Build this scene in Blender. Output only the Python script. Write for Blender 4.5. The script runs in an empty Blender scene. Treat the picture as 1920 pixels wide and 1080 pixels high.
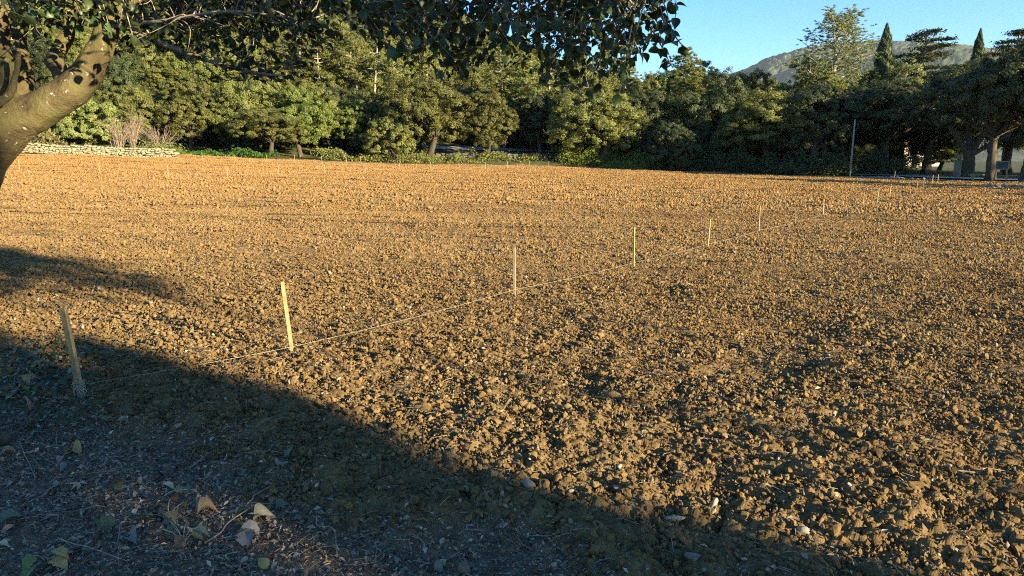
import bpy, bmesh, math, random
import numpy as np
from mathutils import Vector, Matrix, Euler

SC = bpy.context.scene
COL = SC.collection
rnd = random.Random(7)
RG = np.random.default_rng(11)
R = math.radians

# ------------------------------------------------------------------ camera
EYE = 1.6
PITCH = R(9.9)
FPX = 1371.0                       # focal length in pixels of a 1920 wide frame
cam = bpy.data.cameras.new('camera')
cam.sensor_width = 36.0
cam.lens = 36.0 * FPX / 1920.0
cam.clip_start = 0.05
cam.clip_end = 12000.0
co = bpy.data.objects.new('camera', cam)
COL.objects.link(co)
co.location = (0, 0, EYE)
co.rotation_euler = (R(90) - PITCH, 0, 0)
SC.camera = co

# ------------------------------------------------------------------ light
SUN_EL, SUN_AZ = 13.0, 127.0       # azimuth clockwise from +Y (the viewing direction)
w = bpy.data.worlds.new('World')
SC.world = w
w.use_nodes = True
nt = w.node_tree
sky = nt.nodes.new('ShaderNodeTexSky')
sky.sky_type = 'NISHITA'
sky.sun_disc = False
sky.sun_elevation = R(SUN_EL)
sky.sun_rotation = R(SUN_AZ)
sky.air_density = 1.0
sky.dust_density = 0.0
sky.ozone_density = 4.5
hs = nt.nodes.new('ShaderNodeHueSaturation')
hs.inputs['Saturation'].default_value = 1.15
nt.links.new(sky.outputs[0], hs.inputs['Color'])
nt.links.new(hs.outputs[0], nt.nodes['Background'].inputs[0])
nt.nodes['Background'].inputs[1].default_value = 0.082

sd = bpy.data.lights.new('sun', 'SUN')
sd.energy = 5.0
sd.angle = R(0.55)
sd.color = (1.0, 0.87, 0.56)
so = bpy.data.objects.new('sun', sd)
COL.objects.link(so)
TOSUN = Vector((math.cos(R(SUN_EL)) * math.sin(R(SUN_AZ)), math.cos(R(SUN_EL)) * math.cos(R(SUN_AZ)), math.sin(R(SUN_EL))))
so.rotation_euler = TOSUN.to_track_quat('Z', 'Y').to_euler()
so.location = (30, -20, 30)

vs = SC.view_settings
SC.display_settings.display_device = 'sRGB'
vs.view_transform = 'Standard'
vs.look = 'None'
vs.exposure = 2.02
vs.gamma = 1.0
vs.use_curve_mapping = False
cy = SC.cycles
cy.max_bounces = 6
cy.diffuse_bounces = 3
cy.transparent_max_bounces = 8
cy.caustics_reflective = cy.caustics_refractive = False
cy.use_denoising = False
cy.filter_width = 1.1
cy.sample_clamp_indirect = 4.0

# ------------------------------------------------------------------ projection helpers (to place things at measured distances)
CT, ST = math.cos(PITCH), math.sin(PITCH)

def at(px, py, D):
    xc = (px - 960) / FPX * D
    yc = -(py - 540) / FPX * D
    return Vector((xc, D * CT + yc * ST, EYE + yc * CT - D * ST))

# ------------------------------------------------------------------ noise
def _h(ix, iy, seed):
    n = (ix.astype(np.int64) * 374761393 + iy.astype(np.int64) * 668265263 + seed * 1274126177) & 0xffffffff
    n = ((n ^ (n >> 13)) * 1274126177) & 0xffffffff
    n = ((n ^ (n >> 16)) * 2246822519) & 0xffffffff
    n = n ^ (n >> 15)
    return (n & 0xffffff) / float(0x1000000)

def vnoise(x, y, seed=0):
    ix, iy = np.floor(x), np.floor(y)
    fx, fy = x - ix, y - iy
    fx = fx * fx * (3 - 2 * fx); fy = fy * fy * (3 - 2 * fy)
    a = _h(ix, iy, seed); b = _h(ix + 1, iy, seed); c = _h(ix, iy + 1, seed); d = _h(ix + 1, iy + 1, seed)
    return (a * (1 - fx) + b * fx) * (1 - fy) + (c * (1 - fx) + d * fx) * fy - 0.5

def fbm(x, y, seed=0, n=4):
    s = 0; a = 1.0
    for k in range(n):
        s = s + a * vnoise(x * 2 ** k, y * 2 ** k, seed + k); a *= 0.5
    return s

def lumps(x, y, seed=0):
    """rounded lumps of random height, 0..1"""
    ix, iy = np.floor(x), np.floor(y)
    best = np.zeros_like(x)
    for dx in (-1, 0, 1):
        for dy in (-1, 0, 1):
            cx, cy_ = ix + dx, iy + dy
            px = cx + _h(cx, cy_, seed); py = cy_ + _h(cx, cy_, seed + 1)
            r = 0.3 + 0.5 * _h(cx, cy_, seed + 2)
            d2 = (px - x) ** 2 + (py - y) ** 2
            best = np.maximum(best, np.sqrt(np.maximum(r * r - d2, 0)))
    return best

# ------------------------------------------------------------------ terrain
CTRL = [  # (px, py, depth) read off stakes and edges of known size
    (551, 662, 6.1), (964, 568, 8.74), (1189, 515, 11.4), (1325, 474, 14.0), (1421, 457, 16.7), (1545, 417, 22.0),
    (1644, 384, 29.8), (1731, 352, 43.0), (1750, 341, 52.0), (1900, 350, 48.0),
    (37, 322, 40), (188, 325, 39), (427, 326, 39.5), (609, 327, 46), (750, 326, 54), (861, 323, 60), (1054, 314, 78),
    (140, 302, 56), (379, 303, 58), (553, 303, 61), (340, 288, 68), (60, 299, 56), (700, 302, 69), (1000, 315, 78), (1250, 322, 74), (1600, 331, 62),
    (155, 752, 4.87), (0, 560, 9), (1900, 560, 9.2), (1900, 430, 19),
]
_pts = np.array([list(at(*c)) for c in CTRL] + [(x, y, 0.0) for x in (-4, -1, 2, 5) for y in (-3, 1, 3.5)])
def _basis(x, y):
    x = x / 40.0; y = y / 60.0
    return np.stack([np.ones_like(x), x, y, x * x, x * y, y * y, y ** 3, x * y * y, x * x * y], -1)
_A = _basis(_pts[:, 0], _pts[:, 1])
_wt = np.ones(len(_pts)); _wt[-12:] = 2.0
_reg = np.eye(_A.shape[1]) * 0.02
_C = np.linalg.solve((_A * _wt[:, None]).T @ _A + _reg, (_A * _wt[:, None]).T @ _pts[:, 2])

def sstep(a, b, x):
    t = np.clip((x - a) / (b - a), 0, 1)
    return t * t * (3 - 2 * t)

def edge_y(x):
    """far edge of the tilled field"""
    return np.interp(x, [-60, -40, -31, -12, 2, 16, 29, 36, 60], [54, 56, 68.5, 70, 79, 75, 62, 51, 40])

def hill(x, y):
    d = np.maximum(0.0, y - 76)
    f = 1.0 / (1.0 + np.exp((x - 10) / 17.0))
    return 0.33 * f * (d * d / (d + 9.0)) * np.minimum(1.0, 190.0 / (d + 60.0))

def terrain(x, y):
    x = np.asarray(x, float); y = np.asarray(y, float)
    xc = np.clip(x, -42, 46); yc = np.clip(y, -4, 82)
    return _basis(xc, yc) @ _C + hill(x, y)

def litter_y(x):
    return np.interp(x, [-9, -4, -1.8, -0.8, 0.1, 0.7, 3, 8], [8.2, 5.3, 4.05, 3.15, 2.75, 2.4, 1.4, -1.5])

def tilled(x, y):
    """1 in the tilled field, 0 on the litter path and beyond the far edge"""
    n = fbm(x * 1.7, y * 1.7, 5, 3) * 0.7
    a = sstep(-0.35, 0.45, y - litter_y(x) + n)
    b = sstep(-0.2, 0.8, edge_y(x) - y + fbm(x * 0.4, y * 0.4, 9, 3) * 2.0)
    return a * b

FUR = R(-7)
def relief(x, y, spacing=None):
    t = tilled(x, y)
    if spacing is None:
        spacing = np.zeros_like(x)
    v = -x * math.sin(FUR) + y * math.cos(FUR) + fbm(x * 0.11, y * 0.11, 31, 2) * 1.2
    fur = vnoise(v * 0.45, x * 0.02, 40) * 0.09 + vnoise(v * 1.6, x * 0.03, 41) * 0.09
    far = sstep(7, 22, y) + .7 * sstep(25, 45, y)
    h = fbm(x * 1.1, y * 1.1, 20, 3) * 0.07 + fur * far
    def oct(cell, amp, seed):
        ok = np.clip(2.0 - spacing * 2.2 / cell, 0, 1)
        return lumps(x / cell, y / cell, seed) * amp * ok
    h = h + oct(0.20, 0.048, 50) + oct(0.07, 0.034, 53) + oct(0.038, 0.022, 56)
    p = fbm(x * 2.2, y * 2.2, 60, 4) * 0.03 + oct(0.035, 0.006, 66)
    return h * t + p * (1 - t)

def ground(x, y, spacing=None):
    x = np.asarray(x, float); y = np.asarray(y, float)
    return terrain(x, y) + relief(x, y, spacing)

def on_ground(px, py):
    """where the line of sight through a picture point meets the terrain"""
    lo, hi = 1.0, 120.0
    D = np.geomspace(1.5, 120, 900)
    P = np.array([list(at(px, py, d)) for d in D])
    k = np.argmax(P[:, 2] < terrain(P[:, 0], P[:, 1]))
    p = P[k]
    return Vector((p[0], p[1], float(terrain(p[0], p[1]))))

# ------------------------------------------------------------------ mesh helpers
def mesh_np(name, V, Q=None, T=None, smooth=False):
    V = np.asarray(V, np.float32).reshape(-1, 3)
    me = bpy.data.meshes.new(name)
    me.vertices.add(len(V)); me.vertices.foreach_set('co', V.ravel())
    loops, starts, tot = [], [], 0
    if Q is not None and len(Q):
        Q = np.asarray(Q, np.int32); loops.append(Q.ravel()); starts.append(np.arange(len(Q)) * 4); tot = Q.size
    if T is not None and len(T):
        T = np.asarray(T, np.int32); loops.append(T.ravel()); starts.append(tot + np.arange(len(T)) * 3); tot += T.size
    if loops:
        L = np.concatenate(loops).astype(np.int32); S = np.concatenate(starts).astype(np.int32)
        me.loops.add(len(L)); me.loops.foreach_set('vertex_index', L)
        me.polygons.add(len(S)); me.polygons.foreach_set('loop_start', S)
        me.polygons.foreach_set('use_smooth', np.full(len(S), smooth))
    me.update(calc_edges=True)
    return me

class MB:
    def __init__(s): s.V = []; s.Q = []; s.T = []; s.n = 0
    def add(s, V, Q=None, T=None):
        V = np.asarray(V, float).reshape(-1, 3)
        if Q is not None and len(Q): s.Q.append(np.asarray(Q, np.int64) + s.n)
        if T is not None and len(T): s.T.append(np.asarray(T, np.int64) + s.n)
        s.V.append(V); s.n += len(V)
        return s
    def mesh(s, name, smooth=False):
        return mesh_np(name, np.concatenate(s.V), np.concatenate(s.Q) if s.Q else None, np.concatenate(s.T) if s.T else None, smooth)
    def box(s, c, sx, sy, sz, M=None):
        P = np.array([(x, y, z) for z in (-.5, .5) for y in (-.5, .5) for x in (-.5, .5)]) * (sx, sy, sz)
        if M is not None: P = P @ np.array(M).T
        return s.add(P + np.array(c), [(0, 2, 3, 1), (4, 5, 7, 6), (0, 1, 5, 4), (2, 6, 7, 3), (0, 4, 6, 2), (1, 3, 7, 5)])
    def tube(s, P, rad, k=8, cap=True, wob=0.0):
        P = np.asarray(P, float); n = len(P)
        rad = np.atleast_1d(np.asarray(rad, float))
        rad = np.interp(np.linspace(0, 1, n), np.linspace(0, 1, len(rad)), rad) if len(rad) > 1 else np.full(n, rad[0])
        T = np.gradient(P, axis=0); T /= np.linalg.norm(T, axis=1)[:, None] + 1e-9
        ref = np.array([0, 0, 1.0]) if abs(T[0][2]) < 0.9 else np.array([1.0, 0, 0])
        U = np.cross(T, ref); U /= np.linalg.norm(U, axis=1)[:, None] + 1e-9
        W = np.cross(T, U)
        a = np.arange(k) * 2 * math.pi / k
        ring = U[:, None, :] * np.cos(a)[None, :, None] + W[:, None, :] * np.sin(a)[None, :, None]
        rr = rad[:, None] * (1 + (wob * RG.standard_normal((n, k)) if wob else 0))
        V = (P[:, None, :] + ring * rr[:, :, None]).reshape(-1, 3)
        i = np.arange(n - 1)[:, None] * k + np.arange(k)[None, :]
        j = np.arange(n - 1)[:, None] * k + (np.arange(k)[None, :] + 1) % k
        Q = np.stack([i, j, j + k, i + k], -1).reshape(-1, 4)
        T3 = None
        if cap:
            V = np.concatenate([V, P[:1], P[-1:]]); c0, c1 = n * k, n * k + 1
            T3 = [(c0, (q + 1) % k, q) for q in range(k)] + [(c1, (n - 1) * k + q, (n - 1) * k + (q + 1) % k) for q in range(k)]
        return s.add(V, Q, T3)

def curve(P, n=12):
    """Catmull-Rom through the given points"""
    P = np.asarray([list(p) for p in P], float)
    E_ = np.concatenate([[2 * P[0] - P[1]], P, [2 * P[-1] - P[-2]]])
    out = []
    m = len(P) - 1
    for k in range(m):
        a, b, c, d = E_[k:k + 4]
        for t in np.linspace(0, 1, n, endpoint=(k == m - 1)):
            out.append(0.5 * (2 * b + (c - a) * t + (2 * a - 5 * b + 4 * c - d) * t * t + (3 * b - a - 3 * c + d) * t ** 3))
    return np.array(out)

def link(name, me, mat=None, parent=None):
    o = bpy.data.objects.new(name, me)
    COL.objects.link(o)
    if mat is not None and me is not None and not me.materials: me.materials.append(mat)
    if parent is not None: o.parent = parent
    return o

def empty(name, loc=(0, 0, 0), rz=0):
    o = bpy.data.objects.new(name, None); COL.objects.link(o)
    o.location = loc; o.rotation_euler = (0, 0, rz); o.empty_display_size = 0.3
    return o

def tag(o, label=None, cat=None, group=None, kind=None):
    if label: o['label'] = label
    if cat: o['category'] = cat
    if group: o['group'] = group
    if kind: o['kind'] = kind
    return o

def unit(v):
    return v / (np.linalg.norm(v, axis=-1, keepdims=True) + 1e-9)

# ------------------------------------------------------------------ materials
def mat_new(name):
    m = bpy.data.materials.new(name); m.use_nodes = True
    nt = m.node_tree
    return m, nt, nt.nodes['Principled BSDF']

def N(nt, t, **kw):
    n = nt.nodes.new(t)
    for k, v in kw.items():
        if k in n.inputs: n.inputs[k].default_value = v
        else: setattr(n, k, v)
    return n

def ramp(nt, src, stops):
    r = nt.nodes.new('ShaderNodeValToRGB')
    el = r.color_ramp.elements
    while len(el) < len(stops): el.new(0.5)
    for e, (p, c) in zip(el, stops):
        e.position = p; e.color = (*c, 1)
    nt.links.new(src, r.inputs[0])
    return r.outputs[0]

def mixc(nt, fac, a, b, mode='MIX'):
    m = nt.nodes.new('ShaderNodeMix'); m.data_type = 'RGBA'; m.blend_type = mode
    for s, v in ((0, fac), (6, a), (7, b)):
        if isinstance(v, (int, float)): m.inputs[s].default_value = v
        elif isinstance(v, tuple): m.inputs[s].default_value = (*v, 1)
        else: nt.links.new(v, m.inputs[s])
    return m.outputs[2]

def pos(nt, kind='Object'):
    return nt.nodes.new('ShaderNodeTexCoord').outputs[kind] if kind != 'World' else nt.nodes.new('ShaderNodeNewGeometry').outputs['Position']

def noise(nt, vec, scale, detail=4, rough=0.6):
    n = N(nt, 'ShaderNodeTexNoise', Scale=scale, Detail=detail, Roughness=rough)
    nt.links.new(vec, n.inputs['Vector'])
    return n.outputs[0]

def bump(nt, bsdf, h, dist, strength=1.0):
    b = N(nt, 'ShaderNodeBump', Strength=strength, Distance=dist)
    nt.links.new(h, b.inputs['Height']); nt.links.new(b.outputs[0], bsdf.inputs['Normal'])

SOIL = [(0.0, (0.115, 0.068, 0.030)), (0.45, (0.222, 0.140, 0.060)), (0.75, (0.32, 0.215, 0.098)), (1.0, (0.44, 0.31, 0.16))]

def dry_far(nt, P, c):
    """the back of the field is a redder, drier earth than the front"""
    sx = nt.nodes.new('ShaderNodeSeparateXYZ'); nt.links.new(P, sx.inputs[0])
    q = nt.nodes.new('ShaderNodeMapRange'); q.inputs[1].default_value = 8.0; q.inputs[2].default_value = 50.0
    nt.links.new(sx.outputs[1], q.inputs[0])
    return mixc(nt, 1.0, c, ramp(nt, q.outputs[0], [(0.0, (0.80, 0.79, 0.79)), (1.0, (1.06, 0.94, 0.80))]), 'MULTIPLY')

def make_soil():
    m, nt, b = mat_new('tilled_soil')
    P = pos(nt, 'World')
    n1 = noise(nt, P, 9.0, 5, 0.65)
    n2 = noise(nt, P, 0.35, 3, 0.5)
    info = nt.nodes.new('ShaderNodeObjectInfo')
    c = ramp(nt, n1, [(0.25, SOIL[0][1]), (0.45, SOIL[1][1]), (0.62, SOIL[2][1]), (0.8, SOIL[3][1])])
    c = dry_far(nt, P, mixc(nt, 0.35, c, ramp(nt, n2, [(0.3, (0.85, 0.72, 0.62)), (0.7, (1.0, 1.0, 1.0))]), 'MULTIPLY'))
    nt.links.new(c, b.inputs['Base Color'])
    b.inputs['Roughness'].default_value = 0.95
    b.inputs['Specular IOR Level'].default_value = 0.15
    bump(nt, b, noise(nt, P, 170, 5, 0.75), 0.008, 1.0)
    return m

def make_ground():
    m, nt, b = mat_new('ground_cover')
    P = pos(nt, 'World')
    at_ = nt.nodes.new('ShaderNodeAttribute'); at_.attribute_name = 'zone'
    sep = nt.nodes.new('ShaderNodeSeparateColor'); nt.links.new(at_.outputs['Color'], sep.inputs[0])
    soil = ramp(nt, noise(nt, P, 7.0, 6, 0.65), [(0.25, SOIL[0][1]), (0.45, SOIL[1][1]), (0.65, SOIL[2][1]), (0.85, SOIL[3][1])])
    lit = ramp(nt, noise(nt, P, 30, 6, 0.7), [(0.3, (0.085, 0.055, 0.035)), (0.5, (0.20, 0.138, 0.09)), (0.7, (0.34, 0.245, 0.165))])
    grs = ramp(nt, noise(nt, P, 1.3, 6, 0.7), [(0.3, (0.05, 0.045, 0.022)), (0.5, (0.085, 0.085, 0.035)), (0.7, (0.15, 0.13, 0.06))])
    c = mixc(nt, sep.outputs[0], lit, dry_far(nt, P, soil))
    c = mixc(nt, sep.outputs[1], c, grs)
    nt.links.new(c, b.inputs['Base Color'])
    b.inputs['Roughness'].default_value = 0.95
    b.inputs['Specular IOR Level'].default_value = 0.12
    bump(nt, b, noise(nt, P, 110, 6, 0.75), 0.012, 1.0)
    return m

def leaf_mat(name, dark, light, transl=0.3, tip=None, rough=0.55, vary=0.5, scale=0.7, spec=0.25):
    """foliage: colour varies from clump to clump and from tree to tree"""
    m, nt, b = mat_new(name)
    P = pos(nt, 'World')
    n = noise(nt, P, scale, 3, 0.6)
    info = nt.nodes.new('ShaderNodeObjectInfo')
    fine = noise(nt, P, 9.0, 2, 0.5)
    c = ramp(nt, n, [(0.3, dark), (0.7, light)])
    if tip: c = mixc(nt, ramp(nt, fine, [(0.52, (0, 0, 0)), (0.72, (0.7, 0.7, 0.7))]), c, tip)
    hsv = nt.nodes.new('ShaderNodeHueSaturation')
    def mr(src, lo, hi):
        q = N(nt, 'ShaderNodeMapRange'); q.inputs[3].default_value = lo; q.inputs[4].default_value = hi
        nt.links.new(src, q.inputs[0]); return q.outputs[0]
    nt.links.new(mr(info.outputs['Random'], 1 - vary * 0.5, 1 + vary * 0.5), hsv.inputs['Value'])
    nt.links.new(mr(info.outputs['Random'], 0.5 - 0.02 * vary, 0.5 + 0.02 * vary), hsv.inputs['Hue'])
    nt.links.new(c, hsv.inputs['Color'])
    c = hsv.outputs[0]
    nt.links.new(c, b.inputs['Base Color'])
    b.inputs['Roughness'].default_value = rough
    b.inputs['Specular IOR Level'].default_value = spec
    tr = nt.nodes.new('ShaderNodeBsdfTranslucent')
    nt.links.new(mixc(nt, 1.0, c, (1.0, 1.0, 0.45), 'MULTIPLY'), tr.inputs[0])
    mx = nt.nodes.new('ShaderNodeMixShader'); mx.inputs[0].default_value = transl
    nt.links.new(b.outputs[0], mx.inputs[1]); nt.links.new(tr.outputs[0], mx.inputs[2])
    nt.links.new(mx.outputs[0], nt.nodes['Material Output'].inputs[0])
    return m

def plain(name, c1, c2, scale=8, rough=0.8, bd=0.0, bs=40, spec=0.2, coords='Object'):
    m, nt, b = mat_new(name)
    P = pos(nt, coords)
    nt.links.new(ramp(nt, noise(nt, P, scale, 5, 0.65), [(0.3, c1), (0.7, c2)]), b.inputs['Base Color'])
    b.inputs['Roughness'].default_value = rough
    b.inputs['Specular IOR Level'].default_value = spec
    if bd: bump(nt, b, noise(nt, P, bs, 5, 0.65), bd, 0.9)
    return m

def attr_mat(name, rough=0.8, transl=0.0, bd=0.0, bs=60):
    """colour from a per-piece attribute: each leaf, pebble or chip has its own colour"""
    m, nt, b = mat_new(name)
    a = nt.nodes.new('ShaderNodeAttribute'); a.attribute_name = 'tint'
    c = mixc(nt, 0.5, a.outputs['Color'], ramp(nt, noise(nt, pos(nt, 'World'), bs, 3, 0.6), [(0.3, (0.45, 0.45, 0.45)), (0.7, (1, 1, 1))]), 'MULTIPLY')
    nt.links.new(c, b.inputs['Base Color'])
    b.inputs['Roughness'].default_value = rough
    b.inputs['Specular IOR Level'].default_value = 0.25
    if bd: bump(nt, b, noise(nt, pos(nt, 'World'), bs, 4, 0.6), bd, 0.8)
    return m

def bark_mat(name, dark, mid, light, scale=6.0, lichen=None, bd=0.01, stretch=0.35):
    m, nt, b = mat_new(name)
    mp = N(nt, 'ShaderNodeMapping'); mp.inputs['Scale'].default_value = (1, 1, stretch)
    nt.links.new(pos(nt, 'World'), mp.inputs[0])
    n = noise(nt, mp.outputs[0], scale, 6, 0.65)
    c = ramp(nt, n, [(0.3, dark), (0.5, mid), (0.72, light)])
    if lichen:
        l = noise(nt, pos(nt, 'World'), 32, 3, 0.5)
        c = mixc(nt, ramp(nt, l, [(0.66, (0, 0, 0)), (0.70, (1, 1, 1))]), c, lichen)
        l2 = noise(nt, pos(nt, 'World'), 4.5, 4, 0.6)
        c = mixc(nt, ramp(nt, l2, [(0.45, (0, 0, 0)), (0.62, (0.75, 0.75, 0.75))]), c, (0.13, 0.115, 0.04))
    nt.links.new(c, b.inputs['Base Color'])
    b.inputs['Roughness'].default_value = 0.9
    b.inputs['Specular IOR Level'].default_value = 0.15
    bump(nt, b, noise(nt, mp.outputs[0], scale * 4, 6, 0.7), bd, 1.0)
    return m

M = {}
M['soil'] = make_soil()
M['ground'] = make_ground()
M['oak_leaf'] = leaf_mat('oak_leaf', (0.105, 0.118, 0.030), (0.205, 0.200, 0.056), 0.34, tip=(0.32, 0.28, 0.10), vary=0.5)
M['green_leaf'] = leaf_mat('green_leaf', (0.100, 0.128, 0.026), (0.170, 0.200, 0.042), 0.3, tip=(0.26, 0.25, 0.08), vary=0.3)
M['olive_leaf'] = leaf_mat('olive_leaf', (0.16, 0.19, 0.05), (0.24, 0.26, 0.08), 0.3, tip=(0.34, 0.33, 0.13), vary=0.3)
M['pine_leaf'] = leaf_mat('pine_leaf', (0.14, 0.16, 0.04), (0.25, 0.25, 0.065), 0.3, tip=(0.32, 0.29, 0.10), vary=0.4)
M['tall_pine_leaf'] = leaf_mat('tall_pine_leaf', (0.17, 0.21, 0.075), (0.27, 0.30, 0.11), 0.35, vary=0.2)
M['dark_shade_leaf'] = leaf_mat('dark_shade_leaf', (0.034, 0.046, 0.018), (0.070, 0.082, 0.030), 0.2, tip=(0.13, 0.115, 0.05), vary=0.5)  # dark foliage, with the shade between lit crowns put into its colour
M['cypress_leaf'] = leaf_mat('cypress_leaf', (0.035, 0.050, 0.018), (0.07, 0.085, 0.028), 0.15, vary=0.3)
M['weed_leaf'] = leaf_mat('weed_leaf', (0.05, 0.11, 0.02), (0.10, 0.19, 0.035), 0.35, vary=0.2, scale=2.0)
M['dry_grass'] = leaf_mat('dry_grass', (0.16, 0.13, 0.05), (0.26, 0.22, 0.09), 0.3, vary=0.2, scale=2.0)
M['near_leaf'] = leaf_mat('near_leaf', (0.030, 0.050, 0.018), (0.075, 0.105, 0.030), 0.22, vary=0.9, scale=5.0, rough=0.42, spec=0.4)
M['bark'] = bark_mat('bark', (0.035, 0.027, 0.02), (0.072, 0.055, 0.038), (0.12, 0.095, 0.066))
M['pale_bark'] = bark_mat('pale_bark', (0.16, 0.13, 0.10), (0.27, 0.235, 0.19), (0.38, 0.34, 0.28))
M['near_bark'] = bark_mat('near_bark', (0.06, 0.043, 0.022), (0.115, 0.085, 0.042), (0.175, 0.135, 0.07), 9.0, lichen=(0.42, 0.38, 0.29), bd=0.016, stretch=1.0)
M['twig'] = plain('twig', (0.16, 0.12, 0.085), (0.42, 0.33, 0.24), 30, 0.8, coords='World')
M['shrub_twig'] = plain('shrub_twig', (0.20, 0.14, 0.10), (0.34, 0.25, 0.18), 6, 0.9, coords='World')
M['wood'] = plain('stake_wood', (0.24, 0.17, 0.08), (0.40, 0.30, 0.15), 14, 0.75, 0.002, 60)
M['string'] = plain('string_fibre', (0.26, 0.22, 0.15), (0.42, 0.36, 0.27), 60, 0.8)
M['stone'] = plain('pale_stone', (0.17, 0.15, 0.09), (0.36, 0.32, 0.21), 2.2, 0.9, 0.02, 12, coords='World')
M['shaded_stone'] = plain('shaded_stone', (0.05, 0.045, 0.036), (0.12, 0.105, 0.085), 2.2, 0.9, 0.02, 12, coords='World')  # darkened copy of the pale stone, shade put into the wall colour
M['rubble'] = plain('rubble_stone', (0.12, 0.11, 0.09), (0.24, 0.22, 0.19), 2.2, 0.9, 0.02, 12, coords='World')
M['pebble'] = attr_mat('pebble', 0.85, bd=0.002)
M['litter'] = attr_mat('litter', 0.85)
M['road'] = plain('road_gravel', (0.26, 0.25, 0.235), (0.36, 0.345, 0.32), 4, 0.9, 0.01, 30, coords='World')
M['white'] = plain('white_paint', (0.68, 0.68, 0.66), (0.8, 0.8, 0.78), 5, 0.6)
M['plaster'] = plain('pink_plaster', (0.44, 0.31, 0.24), (0.55, 0.41, 0.33), 2, 0.9)
M['tile'] = plain('roof_tile', (0.32, 0.13, 0.07), (0.45, 0.22, 0.13), 5, 0.85)
M['dark_panel'] = plain('dark_panel', (0.03, 0.035, 0.04), (0.06, 0.065, 0.07), 5, 0.4)
M['iron'] = plain('dark_iron', (0.03, 0.03, 0.03), (0.07, 0.065, 0.06), 9, 0.6)

# ------------------------------------------------------------------ ground sheet (fine in front, coarse elsewhere)
def build_ground():
    fine = np.radians(np.arange(-46, 46.001, 0.15))
    rest = np.radians(np.concatenate([np.arange(46.6, 60, 0.6), np.arange(62, 299, 4.0), np.arange(300.2, 313.8, 0.6)]))
    ang = np.concatenate([fine, rest])
    r = np.concatenate([[0.25, 0.8, 1.4], np.geomspace(1.9, 95, 480), np.geomspace(97, 300, 60), np.geomspace(330, 5600, 14)])
    A, Rr = np.meshgrid(ang, r)
    x = np.sin(A) * Rr; y = np.cos(A) * Rr
    sp = np.where(np.abs(((A + math.pi) % (2 * math.pi)) - math.pi) < R(46.2), np.maximum(Rr * R(0.15), Rr * 0.007), 1.0)
    z = terrain(x, y) + relief(x, y, sp)
    far = Rr > 300
    z = np.where(far, terrain(x * 300 / np.maximum(Rr, 1), y * 300 / np.maximum(Rr, 1)), z)
    m, n = len(ang), len(r)
    V = np.stack([x, y, z], -1).reshape(-1, 3)
    i = np.arange(n - 1)[:, None] * m + np.arange(m)[None]
    j = np.arange(n - 1)[:, None] * m + (np.arange(m)[None] + 1) % m
    Q = np.stack([i, i + m, j + m, j], -1).reshape(-1, 4)
    V = np.concatenate([V, [[0, 0, float(terrain(0, 0))]]])
    T = np.stack([np.full(m, len(V) - 1), np.arange(m), (np.arange(m) + 1) % m], -1)
    me = mesh_np('ground', V, Q, T, smooth=False)
    t = tilled(V[:, 0], V[:, 1])
    g = sstep(0.0, 1.2, V[:, 1] - edge_y(V[:, 0]) + fbm(V[:, 0] * .4, V[:, 1] * .4, 9, 3) * 2)
    c = np.ones((len(V), 4), np.float32); c[:, 0] = t; c[:, 1] = g; c[:, 2] = 0
    a = me.color_attributes.new('zone', 'FLOAT_COLOR', 'POINT'); a.data.foreach_set('color', c.ravel())
    o = link('ground', me, M['ground']); tag(o, kind='structure')
    return o
build_ground()

# ------------------------------------------------------------------ clods
def ico(sub):
    bm = bmesh.new(); bmesh.ops.create_icosphere(bm, subdivisions=sub, radius=1.0)
    V = np.array([v.co[:] for v in bm.verts]); T = np.array([[v.index for v in f.verts] for f in bm.faces]); bm.free()
    return V, T
ICO2, ICO1 = ico(2), ico(1)

def clod(base, seed, rough=0.3, jag=0.10):
    V, T = base; g = np.random.default_rng(seed)
    d = np.ones(len(V))
    for k in range(8):
        f = unit(g.standard_normal(3)) * (1.5 + 1.3 * k)
        d += rough / (1 + 0.40 * k) * np.sin(V @ f + g.uniform(0, 6.3))
    d = np.maximum(d, 0.3) * (1 + jag * g.standard_normal(len(V)))
    V = V * d[:, None]
    for k in range(3):
        nrm = unit(g.standard_normal(3)); lim = g.uniform(0.55, 0.9)
        e = np.maximum(V @ nrm - lim, 0); V = V - e[:, None] * nrm * 0.8
    V = V * (g.uniform(0.85, 1.35), g.uniform(0.7, 1.1), g.uniform(0.6, 0.95))
    return V, T

def scatter_nodes(name, coll):
    ng = bpy.data.node_groups.new(name, 'GeometryNodeTree')
    ng.interface.new_socket('Geometry', in_out='INPUT', socket_type='NodeSocketGeometry')
    ng.interface.new_socket('Geometry', in_out='OUTPUT', socket_type='NodeSocketGeometry')
    gi = ng.nodes.new('NodeGroupInput'); go = ng.nodes.new('NodeGroupOutput')
    ip = ng.nodes.new('GeometryNodeInstanceOnPoints')
    ci = ng.nodes.new('GeometryNodeCollectionInfo')
    ci.inputs['Collection'].default_value = coll
    ci.inputs['Separate Children'].default_value = True
    ci.inputs['Reset Children'].default_value = True
    ip.inputs['Pick Instance'].default_value = True
    def na(nm, t):
        a = ng.nodes.new('GeometryNodeInputNamedAttribute'); a.data_type = t; a.inputs['Name'].default_value = nm
        return next(s for s in a.outputs if s.enabled and s.name == 'Attribute')
    L = ng.links
    L.new(gi.outputs[0], ip.inputs['Points']); L.new(ci.outputs[0], ip.inputs['Instance'])
    L.new(na('idx', 'INT'), ip.inputs['Instance Index'])
    L.new(na('rot', 'FLOAT_VECTOR'), ip.inputs['Rotation'])
    L.new(na('scl', 'FLOAT_VECTOR'), ip.inputs['Scale'])
    L.new(ip.outputs[0], go.inputs[0])
    return ng

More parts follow.
